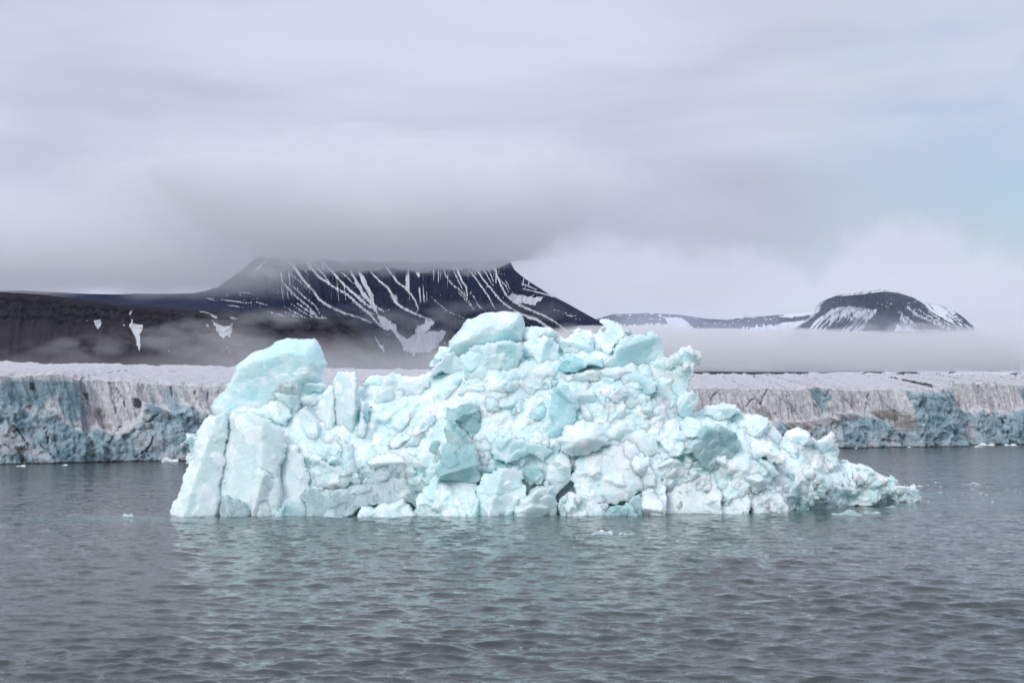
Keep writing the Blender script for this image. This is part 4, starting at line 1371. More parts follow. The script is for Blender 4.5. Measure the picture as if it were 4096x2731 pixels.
PIECES = [
    # zone, outline, distance, half depth, ice kind, options
    (Z1, [(350, 740), (375, 690), (450, 630), (490, 560), (520, 470), (545, 440), (640, 365), (760, 325), (810, 285), (900, 262), (985, 268), (1075, 262), (1105, 295), (1130, 345), (1150, 410), (1168, 445), (1140, 490), (1132, 560), (1010, 600), (930, 640), (820, 700), (740, 760), (640, 800), (560, 830), (480, 800), (400, 800), (365, 780)], 112.2, 1.7, 'cyan', dict(edge=0.7, planes=1, rough=0.06, name='ice_slab', lean=0.12, chips=0.22, jag=0.04)),
    (Z1, [(90, 1600), (100, 1500), (110, 1390), (170, 1270), (210, 1150), (255, 1080), (265, 960), (300, 850), (380, 800), (480, 750), (510, 800), (510, 950), (480, 1050), (470, 1200), (450, 1300), (445, 1600)], 108.2, 2.6, 'grey', dict(vert=True, chips=0.4, lean=0.22)),
    (Z1, [(145, 1000), (190, 1012), (185, 970), (230, 925), (275, 940), (310, 1000), (320, 1150), (260, 1190), (200, 1140), (183, 1085), (215, 1060), (150, 1022)], 108.0, 1.0, 'white', dict(jum=0.35, jag=0.2, jscale=0.6)),
    (Z1, [(395, 1600), (410, 1300), (430, 1160), (450, 1010), (485, 950), (480, 830), (560, 790), (700, 810), (840, 870), (870, 960), (865, 1060), (840, 1160), (835, 1600)], 107.3, 2.9, 'grey', dict(vert=True, chips=0.4, lean=0.18, planes=4, rough=0.04)),
    (Z1, [(825, 1600), (835, 1200), (850, 1060), (900, 990), (960, 1000), (1000, 1090), (1040, 1200), (1048, 1310), (1030, 1600)], 107.8, 2.2, 'grey', dict(vert=True, chips=0.4, lean=0.15)),
    (Z1, [(630, 1600), (650, 1250), (670, 1180), (760, 1190), (830, 1260), (832, 1600)], 106.4, 1.5, 'pale', dict(vert=True, chips=0.4, lean=0.06, planes=4)),
    (Z1, [(125, 1600), (130, 1450), (180, 1380), (280, 1350), (355, 1360), (365, 1600)], 106.2, 1.3, 'clear', dict(lean=0.1)),
    (Z1, [(415, 1600), (425, 1360), (470, 1350), (560, 1390), (625, 1470), (630, 1600)], 105.9, 1.2, 'clear', dict(lean=0.1)),
    (Z1, [(830, 1600), (835, 1440), (890, 1405), (970, 1410), (1025, 1440), (1030, 1600)], 105.9, 0.9, 'teal', dict()),
    (Z1, [(485, 830), (500, 760), (580, 735), (690, 750), (760, 700), (870, 690), (920, 760), (915, 830), (880, 880), (840, 870), (700, 820), (560, 800)], 109.0, 1.7, 'white', dict(jum=0.4, jscale=0.8)),
    (Z1, [(785, 640), (830, 580), (920, 562), (975, 580), (985, 640), (940, 660), (850, 650)], 109.3, 1.0, 'clear', dict()),
    (Z1, [(695, 720), (740, 650), (850, 630), (950, 650), (985, 710), (1000, 800), (985, 870), (900, 860), (870, 720), (760, 710)], 109.0, 1.2, 'grey', dict()),
    (Z1, [(950, 640), (985, 580), (1010, 540), (1130, 565), (1175, 580), (1120, 640), (1020, 680), (960, 700)], 110.0, 1.0, 'pale', dict()),
    (Z1, [(960, 690), (1060, 660), (1110, 690), (1080, 740), (1000, 740)], 109.6, 0.8, 'white', dict(jum=0.3, jscale=0.5)),
    (Z1, [(1205, 540), (1225, 520), (1290, 493), (1375, 488), (1392, 570), (1385, 800), (1378, 890), (1340, 1010), (1260, 950), (1215, 900), (1205, 700)], 110.4, 1.9, 'grey', dict(vert=True, chips=0.4, planes=4, lean=0.1)),
    (Z1, [(1085, 840), (1100, 720), (1130, 660), (1180, 590), (1210, 620), (1220, 760), (1215, 900), (1180, 940), (1120, 900)], 109.8, 1.5, 'pale', dict(vert=True, chips=0.4, planes=4, lean=0.1)),
    (Z1, [(965, 760), (1020, 735), (1070, 800), (1110, 870), (1112, 970), (1030, 990), (1000, 900)], 108.6, 1.2, 'grey', dict(lean=0.1)),
    (Z1, [(1110, 980), (1140, 930), (1220, 930), (1330, 1000), (1410, 1080), (1425, 1260), (1330, 1230), (1200, 1150), (1140, 1060)], 109.4, 1.4, 'cyan', dict()),
    (Z1, [(1030, 1100), (1060, 1060), (1130, 1080), (1200, 1150), (1300, 1180), (1400, 1280), (1250, 1310), (1080, 1310), (1040, 1200)], 108.3, 1.3, 'pale', dict(jum=0.5, jscale=0.7)),
    (Z1, [(1385, 690), (1440, 695), (1480, 740), (1450, 830), (1440, 940), (1490, 1060), (1430, 1220), (1412, 1080), (1380, 1000), (1390, 860)], 110.9, 1.0, 'blue', dict()),
    (Z1, [(1380, 900), (1390, 780), (1420, 760), (1445, 860), (1430, 960), (1370, 1010), (1350, 960)], 109.6, 0.8, 'cyan', dict()),
    (Z1, [(985, 1345), (1010, 1312), (1250, 1312), (1500, 1262), (1680, 1240), (1760, 1300), (1805, 1380), (1795, 1440), (1700, 1410), (1560, 1430), (1400, 1450), (1290, 1530), (1180, 1560), (1040, 1560), (1015, 1420)], 106.6, 1.5, 'clear', dict(edge=0.2, planes=3, lean=0.3, chips=0.5, name='ice_slab')),
    (Z1, [(1270, 1590), (1400, 1425), (1560, 1400), (1690, 1370), (1755, 1440), (1790, 1590)], 106.0, 1.2, 'grey', dict(lean=0.2)),
    (Z1, [(1280, 1440), (1290, 1320), (1360, 1300), (1400, 1330), (1400, 1400), (1380, 1440)], 106.0, 1.1, 'pale', dict()),
    (Z1, [(1410, 1280), (1480, 1200), (1530, 1160), (1620, 1138), (1652, 1190), (1645, 1260), (1500, 1280)], 107.6, 1.0, 'clear', dict()),
    (Z1, [(1440, 1260), (1440, 1120), (1520, 1060), (1640, 1060), (1760, 1150), (1780, 1240), (1650, 1200), (1560, 1170)], 109.2, 1.4, 'pale', dict()),
    (Z1, [(1480, 1060), (1560, 980), (1650, 900), (1760, 810), (1870, 770), (1910, 800), (1880, 880), (1760, 980), (1620, 1070)], 110.0, 1.2, 'white', dict(jum=0.35, jscale=0.6)),
    (Z1, [(1690, 1010), (1720, 950), (1810, 880), (1850, 930), (1810, 1000), (1740, 1030)], 109.3, 0.8, 'cyan', dict()),
    (Z1, [(1400, 600), (1430, 560), (1500, 520), (1620, 500), (1700, 520), (1690, 580), (1560, 600), (1470, 640)], 113.0, 1.4, 'cyan', dict()),
    (Z1, [(1480, 700), (1560, 560), (1600, 510), (1700, 530), (1850, 520), (1880, 600), (1800, 700), (1640, 760), (1520, 780)], 112.0, 1.6, 'pale', dict()),
    (Z2, [(345, 350), (338, 285), (420, 200), (470, 130), (560, 95), (690, 80), (830, 82), (860, 125), (870, 190), (850, 275), (740, 320), (620, 345), (500, 365), (420, 375)], 112.4, 2.0, 'pale', dict(edge=0.6, planes=0, rough=0.06, lean=0.12, chips=0.22, jag=0.04)),
    (Z2, [(840, 255), (868, 190), (960, 180), (1060, 195), (1105, 240), (1080, 290), (900, 300)], 113.2, 1.4, 'grey', dict(name='ice_slab')),
    (Z2, [(200, 460), (240, 380), (275, 322), (345, 325), (365, 370), (310, 420), (255, 460)], 113.6, 1.4, 'cyan', dict()),
    (Z2, [(405, 390), (480, 325), (620, 290), (760, 272), (870, 290), (860, 400), (760, 490), (690, 560), (600, 600), (500, 590), (450, 510)], 111.2, 2.2, 'cyan', dict(planes=4)),
    (Z2, [(820, 315), (980, 255), (1070, 258), (1115, 300), (1110, 420), (1090, 470), (960, 450), (870, 390)], 111.0, 1.8, 'streak', dict()),
    (Z2, [(200, 530), (255, 430), (360, 365), (425, 395), (455, 490), (380, 530), (300, 500)], 111.6, 1.5, 'pale', dict()),
    (Z2, [(300, 700), (330, 560), (360, 520), (430, 540), (400, 640), (370, 680)], 111.0, 0.9, 'cyan', dict()),
    (Z2, [(400, 650), (450, 570), (600, 590), (590, 650), (480, 670)], 110.7, 0.9, 'cyan', dict()),
    (Z2, [(560, 640), (760, 480), (870, 420), (960, 450), (1080, 470), (1060, 560), (960, 640), (900, 760), (780, 790), (700, 700), (610, 690)], 110.6, 1.8, 'white', dict(jum=0.3, jscale=0.8)),
    (Z2, [(1335, 260), (1385, 205), (1390, 145), (1440, 128), (1470, 138), (1520, 155), (1562, 180), (1558, 245), (1495, 310), (1480, 372), (1430, 388), (1350, 385)], 112.2, 1.5, 'white', dict(jum=0.3, jag=0.14, jscale=0.5)),
    (Z2, [(1112, 260), (1180, 240), (1200, 212), (1310, 208), (1345, 240), (1350, 395), (1260, 412), (1180, 375), (1115, 335)], 112.0, 1.6, 'white', dict(jum=0.3, jag=0.12, jscale=0.6)),
    (Z2, [(1565, 225), (1605, 205), (1620, 235), (1590, 250)], 113.0, 0.5, 'clear', dict()),
    (Z2, [(1395, 400), (1480, 370), (1495, 310), (1550, 262), (1620, 240), (1700, 236), (1760, 217), (1800, 245), (1830, 320), (1862, 405), (1760, 450), (1640, 460), (1540, 490), (1400, 490)], 112.8, 2.0, 'cyan', dict(proud=True, chips=0.4, edge=0.2, planes=2, rough=0.02, name='ice_slab')),
    (Z2, [(1095, 395), (1180, 380), (1260, 405), (1350, 395), (1420, 385), (1410, 480), (1230, 510), (1110, 490)], 111.6, 1.3, 'blue', dict()),
    (Z2, [(1110, 520), (1230, 500), (1400, 480), (1560, 470), (1620, 500), (1500, 560), (1300, 560), (1180, 600)], 110.8, 1.4, 'white', dict(jum=0.4, jscale=0.8)),
    (Z2, [(1015, 935), (1030, 790), (1050, 690), (1035, 625), (1090, 595), (1165, 590), (1222, 640), (1242, 720), (1222, 830), (1120, 940)], 109.6, 1.6, 'blue', dict(proud=True, chips=0.5, planes=3, edge=0.3)),
    (Z2, [(940, 660), (1000, 590), (1060, 540), (1110, 560), (1050, 620), (1000, 650)], 110.6, 0.9, 'blue', dict()),
    (Z2, [(850, 840), (920, 760), (1020, 700), (1045, 740), (1020, 830), (930, 860)], 109.9, 1.0, 'blue', dict()),
    (Z2, [(755, 780), (800, 740), (835, 770), (830, 830), (790, 820)], 110.0, 0.7, 'blue', dict()),
    (Z2, [(570, 690), (640, 670), (720, 720), (710, 780), (600, 790)], 110.0, 0.9, 'cyan', dict()),
    (Z2, [(1240, 650), (1300, 638), (1360, 660), (1383, 710), (1350, 775), (1270, 750), (1235, 700)], 109.9, 1.1, 'pale', dict()),
    (Z2, [(1235, 710), (1290, 720), (1340, 790), (1358, 855), (1260, 850), (1218, 800)], 109.2, 0.9, 'grey', dict()),
    (Z2, [(1340, 640), (1400, 625), (1440, 670), (1440, 760), (1380, 770), (1385, 700)], 110.3, 0.8, 'blue', dict()),
    (Z2, [(1530, 520), (1660, 500), (1810, 560), (1790, 640), (1640, 650), (1540, 600)], 110.8, 1.4, 'cyan', dict()),
    (Z2, [(1400, 800), (1450, 740), (1560, 700), (1600, 760), (1540, 850), (1440, 880)], 109.6, 1.2, 'pale', dict(jum=0.3, jscale=0.6)),
    (Z2, [(1440, 660), (1520, 600), (1640, 650), (1760, 660), (1720, 740), (1600, 760), (1500, 720)], 110.2, 1.3, 'white', dict(jum=0.35, jscale=0.7)),
    (Z2, [(1085, 975), (1130, 920), (1220, 850), (1300, 843), (1390, 868), (1440, 920), (1453, 960), (1400, 1030), (1330, 1060), (1200, 1090), (1120, 1040)], 108.3, 1.6, 'pale', dict(proud=True, edge=0.8, planes=0, rough=0.03, chips=0.2)),
    (Z2, [(310, 830), (330, 740), (430, 720), (535, 712), (548, 780), (568, 880), (555, 945), (500, 965), (440, 890), (400, 840)], 109.6, 1.4, 'teal', dict(proud=True, chips=0.5, edge=0.16, planes=4)),
    (Z2, [(265, 1260), (290, 1060), (310, 880), (345, 830), (385, 843), (430, 900), (500, 1000), (545, 1060), (562, 1130), (548, 1260)], 107.8, 1.8, 'teal', dict(proud=True, chips=0.5, name='ice_pinnacle', edge=0.25)),
    (Z2, [(150, 1220), (200, 1090), (230, 980), (272, 970), (300, 1060), (280, 1180), (220, 1230)], 108.6, 1.0, 'teal', dict()),
    (Z2, [(430, 880), (500, 960), (545, 1040), (540, 1080), (470, 1000)], 108.8, 0.8, 'grey', dict()),
    (Z2, [(525, 1050), (550, 960), (600, 948), (635, 990), (642, 1080), (610, 1160), (550, 1140)], 108.4, 1.0, 'grey', dict()),
    (Z2, [(630, 1020), (700, 930), (770, 920), (830, 960), (950, 990), (1080, 1050), (1000, 1120), (840, 1100), (730, 1140), (640, 1100)], 108.4, 1.4, 'cyan', dict()),
    (Z2, [(560, 1200), (650, 1130), (760, 1120), (860, 1150), (980, 1160), (1010, 1240), (960, 1290), (870, 1260), (740, 1180)], 107.8, 1.2, 'teal', dict(jum=0.3, jscale=0.6)),
    (Z2, [(830, 930), (890, 905), (990, 950), (1090, 980), (1120, 1040), (1000, 1020), (900, 970)], 108.9, 1.0, 'white', dict(jum=0.25, jscale=0.5)),
    (Z2, [(100, 1600), (110, 1420), (135, 1340), (190, 1290), (280, 1210), (350, 1188), (480, 1222), (560, 1230), (560, 1400), (550, 1600)], 107.0, 1.9, 'white', dict(jum=0.5, jscale=0.55, lean=0.25)),
    (Z2, [(530, 1600), (530, 1330), (560, 1240), (640, 1200), (745, 1148), (820, 1170), (865, 1230), (878, 1290), (875, 1400), (800, 1470), (780, 1600)], 106.8, 2.1, 'pale', dict(planes=4, lean=0.2)),
    (Z2, [(770, 1600), (775, 1500), (800, 1430), (880, 1360), (960, 1290), (1020, 1250), (1080, 1280), (1112, 1320), (1105, 1420), (1095, 1600)], 106.4, 1.7, 'grey', dict(lean=0.15)),
    (Z2, [(940, 1310), (1000, 1255), (1040, 1250), (1095, 1310), (1080, 1390), (1000, 1400)], 105.7, 1.2, 'clear', dict()),
    (Z2, [(1005, 1260), (1060, 1120), (1120, 1038), (1180, 1078), (1200, 1150), (1210, 1250), (1110, 1340), (1060, 1290)], 107.0, 1.4, 'grey', dict(name='ice_pinnacle')),
    (Z2, [(1200, 1260), (1220, 1120), (1280, 1018), (1350, 1045), (1440, 1018), (1560, 1008), (1612, 1080), (1625, 1130), (1682, 1230), (1698, 1300), (1590, 1400), (1480, 1420), (1330, 1400), (1230, 1380)], 107.0, 2.2, 'white', dict(planes=4, jum=0.25, jscale=0.9, lean=0.25)),
    (Z2, [(1205, 1240), (1225, 1080), (1262, 1050), (1268, 1140), (1235, 1260)], 105.6, 0.7, 'clear', dict()),
    (Z2, [(1100, 1600), (1110, 1390), (1180, 1330), (1330, 1370), (1440, 1410), (1435, 1600)], 106.3, 1.5, 'white', dict(jum=0.5, jscale=0.5)),
    (Z2, [(1425, 1600), (1430, 1470), (1500, 1425), (1580, 1403), (1640, 1450), (1650, 1600)], 106.2, 0.9, 'teal', dict()),  # dark teal piece stands in for the shade of a hollow
    (Z2, [(1575, 1600), (1590, 1400), (1680, 1335), (1690, 1420), (1700, 1600)], 106.8, 0.9, 'teal', dict()),
    (Z2, [(1685, 1600), (1685, 1330), (1780, 1305), (1842, 1360), (1860, 1600)], 107.2, 1.4, 'pale', dict(planes=4)),
    (Z2, [(1105, 1600), (1110, 1440), (1170, 1435), (1180, 1600)], 105.6, 0.6, 'clear', dict()),
    (Z2, [(1430, 960), (1480, 930), (1560, 880), (1700, 900), (1770, 950), (1805, 1070), (1720, 1085), (1640, 1020), (1560, 1010)], 108.6, 1.5, 'pale', dict()),
    (Z2, [(1600, 1130), (1640, 1060), (1740, 1080), (1770, 1190), (1700, 1240), (1640, 1200)], 107.8, 1.2, 'pale', dict()),
    (Z2, [(1640, 1200), (1740, 1130), (1780, 1220), (1780, 1310), (1690, 1330)], 107.6, 1.1, 'grey', dict()),
    (Z3, [(-40, 460), (0, 430), (120, 400), (200, 370), (235, 325), (265, 316), (320, 343), (370, 380), (350, 440), (300, 500), (270, 560), (262, 630), (220, 700), (120, 660), (0, 640), (-60, 560)], 112.4, 2.0, 'white', dict(jum=0.4, jscale=0.7, jag=0.12, name='ice_pinnacle')),
    (Z3, [(230, 345), (240, 320), (270, 316), (330, 350), (370, 382), (340, 420), (290, 390)], 111.4, 0.8, 'grey', dict(jum=0.2, jscale=0.35, jag=0.2)),
    (Z3, [(145, 790), (155, 720), (220, 640), (300, 622), (334, 670), (328, 740), (290, 795), (230, 815)], 111.4, 1.5, 'cyan', dict()),
    (Z3, [(-60, 700), (20, 640), (140, 700), (170, 800), (100, 880), (0, 860), (-60, 800)], 110.6, 1.7, 'white', dict(jum=0.35, jscale=0.7)),
    (Z3, [(200, 860), (260, 800), (340, 830), (360, 900), (300, 960), (210, 950)], 110.6, 1.2, 'pale', dict()),
    (Z3, [(60, 900), (180, 820), (260, 960), (280, 1060), (180, 1100), (80, 1040), (30, 960)], 109.8, 1.5, 'streak', dict(jum=0.25, jscale=0.6)),
    (Z3, [(370, 860), (380, 730), (470, 724), (590, 724), (640, 780), (700, 790), (810, 805), (832, 870), (880, 900), (925, 945), (850, 1000), (700, 970), (600, 960), (520, 920), (430, 880)], 113.6, 2.3, 'white', dict(jum=0.35, jscale=0.9)),
    (Z3, [(375, 800), (385, 730), (470, 722), (600, 724), (640, 785), (560, 820), (450, 830)], 112.2, 1.5, 'pale', dict(edge=0.6)),
    (Z3, [(235, 1070), (300, 970), (360, 900), (460, 858), (540, 888), (612, 960), (638, 1010), (580, 1090), (510, 1140), (480, 1180), (400, 1175), (320, 1110)], 110.4, 1.7, 'teal', dict(proud=True, chips=0.5, edge=0.2, planes=3, rough=0.02)),
    (Z3, [(500, 1160), (560, 1080), (640, 1015), (700, 960), (840, 980), (930, 1080), (945, 1130), (860, 1140), (760, 1100), (680, 1130), (665, 1180), (690, 1215), (560, 1230)], 110.6, 1.7, 'white', dict(jum=0.3, jscale=0.8)),
    (Z3, [(665, 1180), (690, 1120), (760, 1088), (865, 1130), (905, 1210), (840, 1260), (760, 1225)], 109.8, 1.2, 'cyan', dict()),
    (Z3, [(925, 950), (970, 900), (1030, 880), (1090, 903), (1138, 950), (1135, 1010), (1030, 1040), (940, 1010)], 117.0, 1.6, 'pale', dict(edge=0.7)),
    (Z3, [(1130, 975), (1185, 967), (1240, 928), (1287, 928), (1297, 995), (1337, 1035), (1312, 1100), (1322, 1160), (1200, 1200), (1050, 1150), (1000, 1030)], 118.0, 1.9, 'white', dict(jum=0.4, jscale=0.8, jag=0.12)),
    (Z3, [(830, 1000), (930, 950), (1040, 1020), (1060, 1130), (1000, 1200), (930, 1180), (900, 1080)], 114.0, 1.6, 'pale', dict(jum=0.3, jscale=0.8)),
    (Z3, [(900, 1240), (960, 1180), (1060, 1160), (1180, 1200), (1250, 1290), (1230, 1380), (1120, 1430), (1060, 1400), (960, 1330)], 114.0, 1.8, 'white', dict(jum=0.5, jscale=0.7)),
    (Z3, [(920, 1250), (970, 1200), (1030, 1220), (1020, 1270), (950, 1290)], 112.6, 0.8, 'blue', dict()),
    (Z3, [(1190, 1300), (1210, 1200), (1300, 1150), (1370, 1108), (1500, 1150), (1560, 1210), (1650, 1230), (1560, 1430), (1400, 1440), (1250, 1430)], 119.5, 2.0, 'white', dict(jum=0.5, jscale=0.7, jag=0.12)),
    (Z3, [(1500, 1440), (1540, 1250), (1640, 1225), (1670, 1198), (1715, 1233), (1722, 1285), (1830, 1283), (1878, 1316), (1860, 1350), (1860, 1400), (1740, 1420), (1620, 1430)], 124.0, 1.7, 'white', dict(jum=0.5, jscale=0.55, jag=0.14)),
    (Z3, [(-30, 1600), (-20, 1250), (10, 1180), (60, 1240), (115, 1360), (110, 1600)], 107.4, 1.5, 'pale', dict()),
    (Z3, [(15, 1175), (60, 1108), (150, 1088), (222, 1130), (235, 1180), (170, 1240), (50, 1245)], 108.6, 1.2, 'pale', dict(edge=0.8, planes=3, rough=0.02)),
    (Z3, [(220, 1190), (240, 1130), (330, 1100), (390, 1140), (400, 1180), (330, 1200)], 109.0, 1.0, 'pale', dict(jum=0.2, jscale=0.5)),
    (Z3, [(100, 1600), (105, 1360), (140, 1290), (220, 1225), (330, 1170), (440, 1200), (490, 1320), (480, 1600)], 108.6, 1.9, 'dirty', dict(jum=0.55, jscale=0.7, lean=0.3)),
    (Z3, [(420, 1600), (430, 1400), (480, 1290), (500, 1210), (580, 1220), (650, 1300), (700, 1400), (700, 1600)], 109.0, 1.7, 'dirty', dict(jum=0.5, jscale=0.7, lean=0.3)),
    (Z3, [(565, 1250), (640, 1200), (720, 1195), (780, 1220), (840, 1265), (890, 1330), (935, 1395), (950, 1480), (950, 1600), (680, 1600), (690, 1450), (650, 1330)], 110.0, 1.9, 'dirty', dict(jum=0.4, jscale=0.8, lean=0.3)),
    (Z3, [(640, 1240), (720, 1200), (790, 1230), (810, 1310), (740, 1350), (660, 1310)], 108.7, 1.2, 'grey', dict()),
    (Z3, [(800, 1600), (790, 1400), (820, 1340), (890, 1345), (938, 1400), (950, 1480), (945, 1600)], 109.3, 1.2, 'clear', dict(jum=0.3, jscale=0.6)),
    (Z3, [(920, 1600), (930, 1380), (1000, 1330), (1080, 1350), (1110, 1440), (1100, 1560)], 112.6, 1.1, 'teal', dict()),
    (Z3, [(1090, 1560), (1100, 1420), (1260, 1390), (1460, 1380), (1500, 1430), (1440, 1500), (1200, 1540)], 117.2, 1.0, 'teal', dict(jum=0.2, jscale=0.6)),
]
ALLV = [CV]
CPX = np.stack(pix(CV[:, 0], CV[:, 1], CV[:, 2]), 1)


def poly_area(p):
    return 0.5 * abs(np.dot(p[:, 0], np.roll(p[:, 1], 1)) - np.dot(p[:, 1], np.roll(p[:, 0], 1)))


for i, (zf, pts, Y, t_, kind, kw) in enumerate(PIECES):
    kw = dict(kw)
    pp = zf(pts)
    ins = inside(CPX, pp)
    share = ins.sum() * 0.15 * 0.13 / max(poly_area(pp) * (113.0 / FPX) ** 2, 0.1)
    if share > 0.45 and pp[:, 1].max() < 520:          # sunk into the mass of the berg so that only its face stands out
        ym = np.median(CV[ins, 1])
        Y = float(np.clip(Y, ym - 0.55 * t_, ym - 0.40 * t_)) if kw.get('proud') else float(np.clip(Y, ym - 0.30 * t_, ym + 0.30 * t_))
    kw.pop('proud', None)
    nm = kw.pop('name', 'ice_block')
    o, V_ = ice_piece(nm, zf(pts), Y, t_ * 1.0, kind, ROOT, seed=100 + i, **kw)
    if kw.get('jum', 0) > 0:
        ALLV.append(V_)


def shard_shape(rng):
    """one angular splinter of ice: a squashed, chipped double pyramid"""
    n = rng.integers(5, 8)
    a = np.sort(rng.uniform(0, 6.283, n))
    up = rng.uniform(0.25, 0.6, n)
    r1, r2 = rng.uniform(0.6, 1.0, n), rng.uniform(0.45, 0.95, n)
    ring1 = np.stack([np.cos(a) * r1, np.sin(a) * r1, up], 1)
    ring2 = np.stack([np.cos(a + 0.2) * r2, np.sin(a + 0.2) * r2, -rng.uniform(0.2, 0.6, n)], 1)
    V = np.concatenate([ring1, ring2, [[rng.normal() * 0.2, rng.normal() * 0.2, rng.uniform(0.7, 1.2)], [0, 0, -0.9]]])
    F = []
    for i in range(n):
        j = (i + 1) % n
        F += [(i, j, 2 * n), (j, i, n + i), (j, n + i, n + j), (n + j, n + i, 2 * n + 1)]
    F = np.array(F)
    N = np.cross(V[F[:, 1]] - V[F[:, 0]], V[F[:, 2]] - V[F[:, 0]])
    bad = (N * V[F].mean(1)).sum(1) < 0
    F[bad] = F[bad][:, ::-1]
    return V, F


def build_rubble():
    rng = np.random.default_rng(99)
    pool = np.concatenate(ALLV)
    qx, qy = pix(pool[:, 0], pool[:, 1], pool[:, 2])
    wgt = 0.02 + 1.6 * sstep(760, 860, qx) + 0.8 * sstep(455, 500, qy) * sstep(430, 480, qx) + 1.5 * np.exp(-(((qx - 695) / 25) ** 2 + ((qy - 355) / 22) ** 2)) + 1.0 * np.exp(-(((qx - 605) / 30) ** 2 + ((qy - 330) / 16) ** 2))
    wgt *= pool[:, 2] > -0.1
    wgt /= wgt.sum()
    shapes = [shard_shape(rng) for _ in range(14)]
    for kind, n, s0, s1 in (('white', 150, 0.16, 0.55), ('pale', 130, 0.18, 0.65), ('cyan', 40, 0.15, 0.5)):
        vs, fs, tn, c = [], [], [], 0
        for k in rng.choice(len(pool), n, p=wgt):
            V, F = shapes[rng.integers(len(shapes))]
            q = rng.normal(size=(3, 3))
            q, _ = np.linalg.qr(q)
            q = q * np.sign(np.linalg.det(q))
            sc = s0 * (s1 / s0) ** rng.random() * np.array([1.0, rng.uniform(0.6, 1), rng.uniform(0.5, 1)])
            vs.append((V * sc) @ q.T + pool[k] + np.array([0, 0.16, -0.06]))
            fs.append(F + c)
            tn.append(np.full(len(V), rng.random()))
            c += len(V)
        o = mesh_obj('ice_rubble', np.concatenate(vs) - np.array(ROOT.location), np.concatenate(fs), ICE[kind], ROOT, smooth=False, attrs={'tone': np.concatenate(tn)})
        o['kind'] = 'stuff'


build_rubble()


# ------------------------------------------------------------------ floating ice
def floe(x0, x1, wl, h, kind, label, seed, group=None, jag=0.08, bumps=3):
    rng = np.random.default_rng(seed)
    Y = ground_at((x0 + x1) / 2, wl)[1]
    n = 9
    tt = np.linspace(0, 1, n)
    hh = np.sin(np.pi * np.clip(tt, 0.02, 0.98)) ** 0.5 * (0.65 + 0.35 * np.cos(tt * 6.283 * bumps * 0.5 + rng.random() * 6)) * rng.uniform(0.75, 1.0, n)
    hh = hh / hh.max()
    up = [(x0 + (x1 - x0) * a, wl - h * b) for a, b in zip(tt, hh)]
    dp = max(1.0, 0.5 * h)
    px = np.array(up + [(x1 - 1, wl + dp * 2), (x0 + 1, wl + dp * 2)])[::-1]
    w = (x1 - x0) / FPX * Y
    t = min(0.4 * w, 1.6)
    o, V = ice_piece('ice_floe', px, Y + t * 0.6, t, kind, None, edge=0.6, lean=0.5, rough=0.02, planes=4, jum=0.12, jscale=0.35, seed=seed, step=max(min(h / FPX * Y * 0.16, 0.22), 0.07), jag=jag)
    tag(o, label, 'ice floe', group)


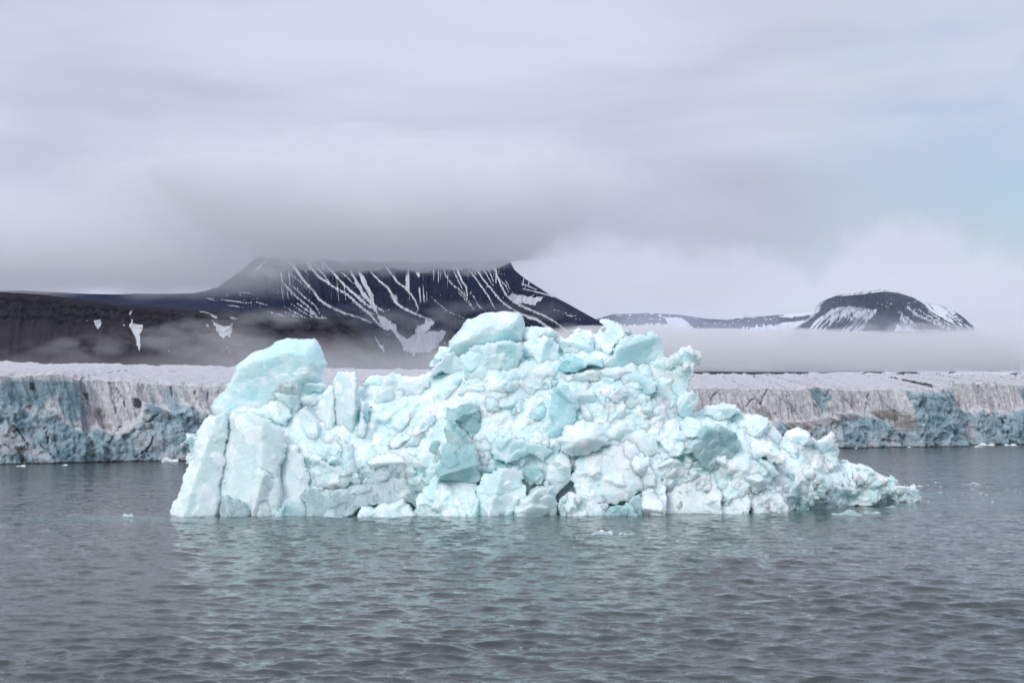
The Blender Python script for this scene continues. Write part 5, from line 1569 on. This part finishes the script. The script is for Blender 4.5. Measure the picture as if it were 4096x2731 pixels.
FL = [
    (161, 179, 461.0, 4.6, 'white', 'white crumbly ice lump floating at the glacier foot left of the iceberg'),
    (16, 27, 465.6, 1.4, 'white', 'thin flat white ice piece floating at the far left edge of the sea'),
    (61, 69, 464.8, 1.4, 'cyan', 'small bluish ice piece floating under the blue part of the left cliff'),
    (76, 82, 462.0, 1.2, 'white', 'tiny white ice sliver touching the left cliff foot'),
    (117, 122, 461.2, 1.1, 'white', 'tiny white ice sliver midway along the left cliff foot'),
    (869, 884, 446.5, 2.9, 'pale', 'rounded pale ice hump floating at the cliff foot nearest the iceberg tail'),
    (887, 900, 445.4, 1.4, 'white', 'flat white ice strip right beside the rounded pale hump'),
    (920, 938, 445.9, 1.8, 'white', 'wider flat white ice piece under the blue buttress'),
    (940, 961, 446.3, 1.3, 'pale', 'long thin pale ice strip under the blue buttress'),
    (973, 982, 446.4, 1.5, 'white', 'small white ice chip floating in front of the larger right floe'),
    (977, 995, 444.9, 2.9, 'pale', 'two-humped pale floe at the foot of the recessed right cliff'),
    (1004, 1018, 445.0, 1.8, 'white', 'flat pale floe near the right edge of the picture'),
    (854, 858, 447.8, 1.1, 'white', 'tiny white ice chip nearest the iceberg by the right cliff'),
    (907, 912, 446.8, 1.1, 'white', 'tiny white ice chip between two flat floes at the right cliff'),
    (586, 638, 534.5, 3.6, 'clear', 'low dark glassy ice chunk awash in front of the iceberg'),
    (597, 613, 533.2, 4.6, 'white', 'small white cap of ice on the glassy chunk in front of the iceberg'),
    (831, 863, 515.0, 6.6, 'clear', 'glassy grey-green growler in the water right of the iceberg foot'),
    (862, 881, 512.8, 2.2, 'clear', 'dark low ice fragment just right of the glassy growler'),
    (885, 899, 506.8, 1.8, 'clear', 'dark low ice fragment below the tail of the iceberg'),
    (962, 984, 484.0, 2.4, 'clear', 'dark glassy fragment alone in open water right of the tail'),
    (914, 925, 486.0, 1.6, 'clear', 'small dark fragment just off the tip of the iceberg tail'),
    (122, 134, 516.0, 3.2, 'clear', 'small dark glassy ice lump in the water left of the iceberg'),
]
for i, (x0, x1, wl, h, kind, lab) in enumerate(FL):
    floe(x0, x1, wl, h, kind, lab, 500 + i)


def build_brash():
    rng = np.random.default_rng(123)
    vs, fs, c = [], [], 0
    for k in range(34):
        px = 905 + 120 * rng.beta(1.2, 1.6)
        py = rng.uniform(479, 503)
        p = ground_at(px, py)
        V, F = shard_shape(rng)
        s = rng.uniform(0.10, 0.34)
        a = rng.random() * 6.283
        R2 = np.array([[math.cos(a), -math.sin(a), 0], [math.sin(a), math.cos(a), 0], [0, 0, 1]])
        vs.append((V * np.array([s, s * 0.8, s * 0.22])) @ R2.T + np.array([p[0], p[1], 0.0]))
        fs.append(F + c)
        c += len(V)
    V = np.concatenate(vs)
    o = mesh_obj('brash_ice', V, np.concatenate(fs), ICE['clear'], smooth=False, attrs={'tone': rng.random(len(V))})
    tag(o, 'scattered dark crumbs of brash ice on the water off the tail', kind='stuff')


build_brash()
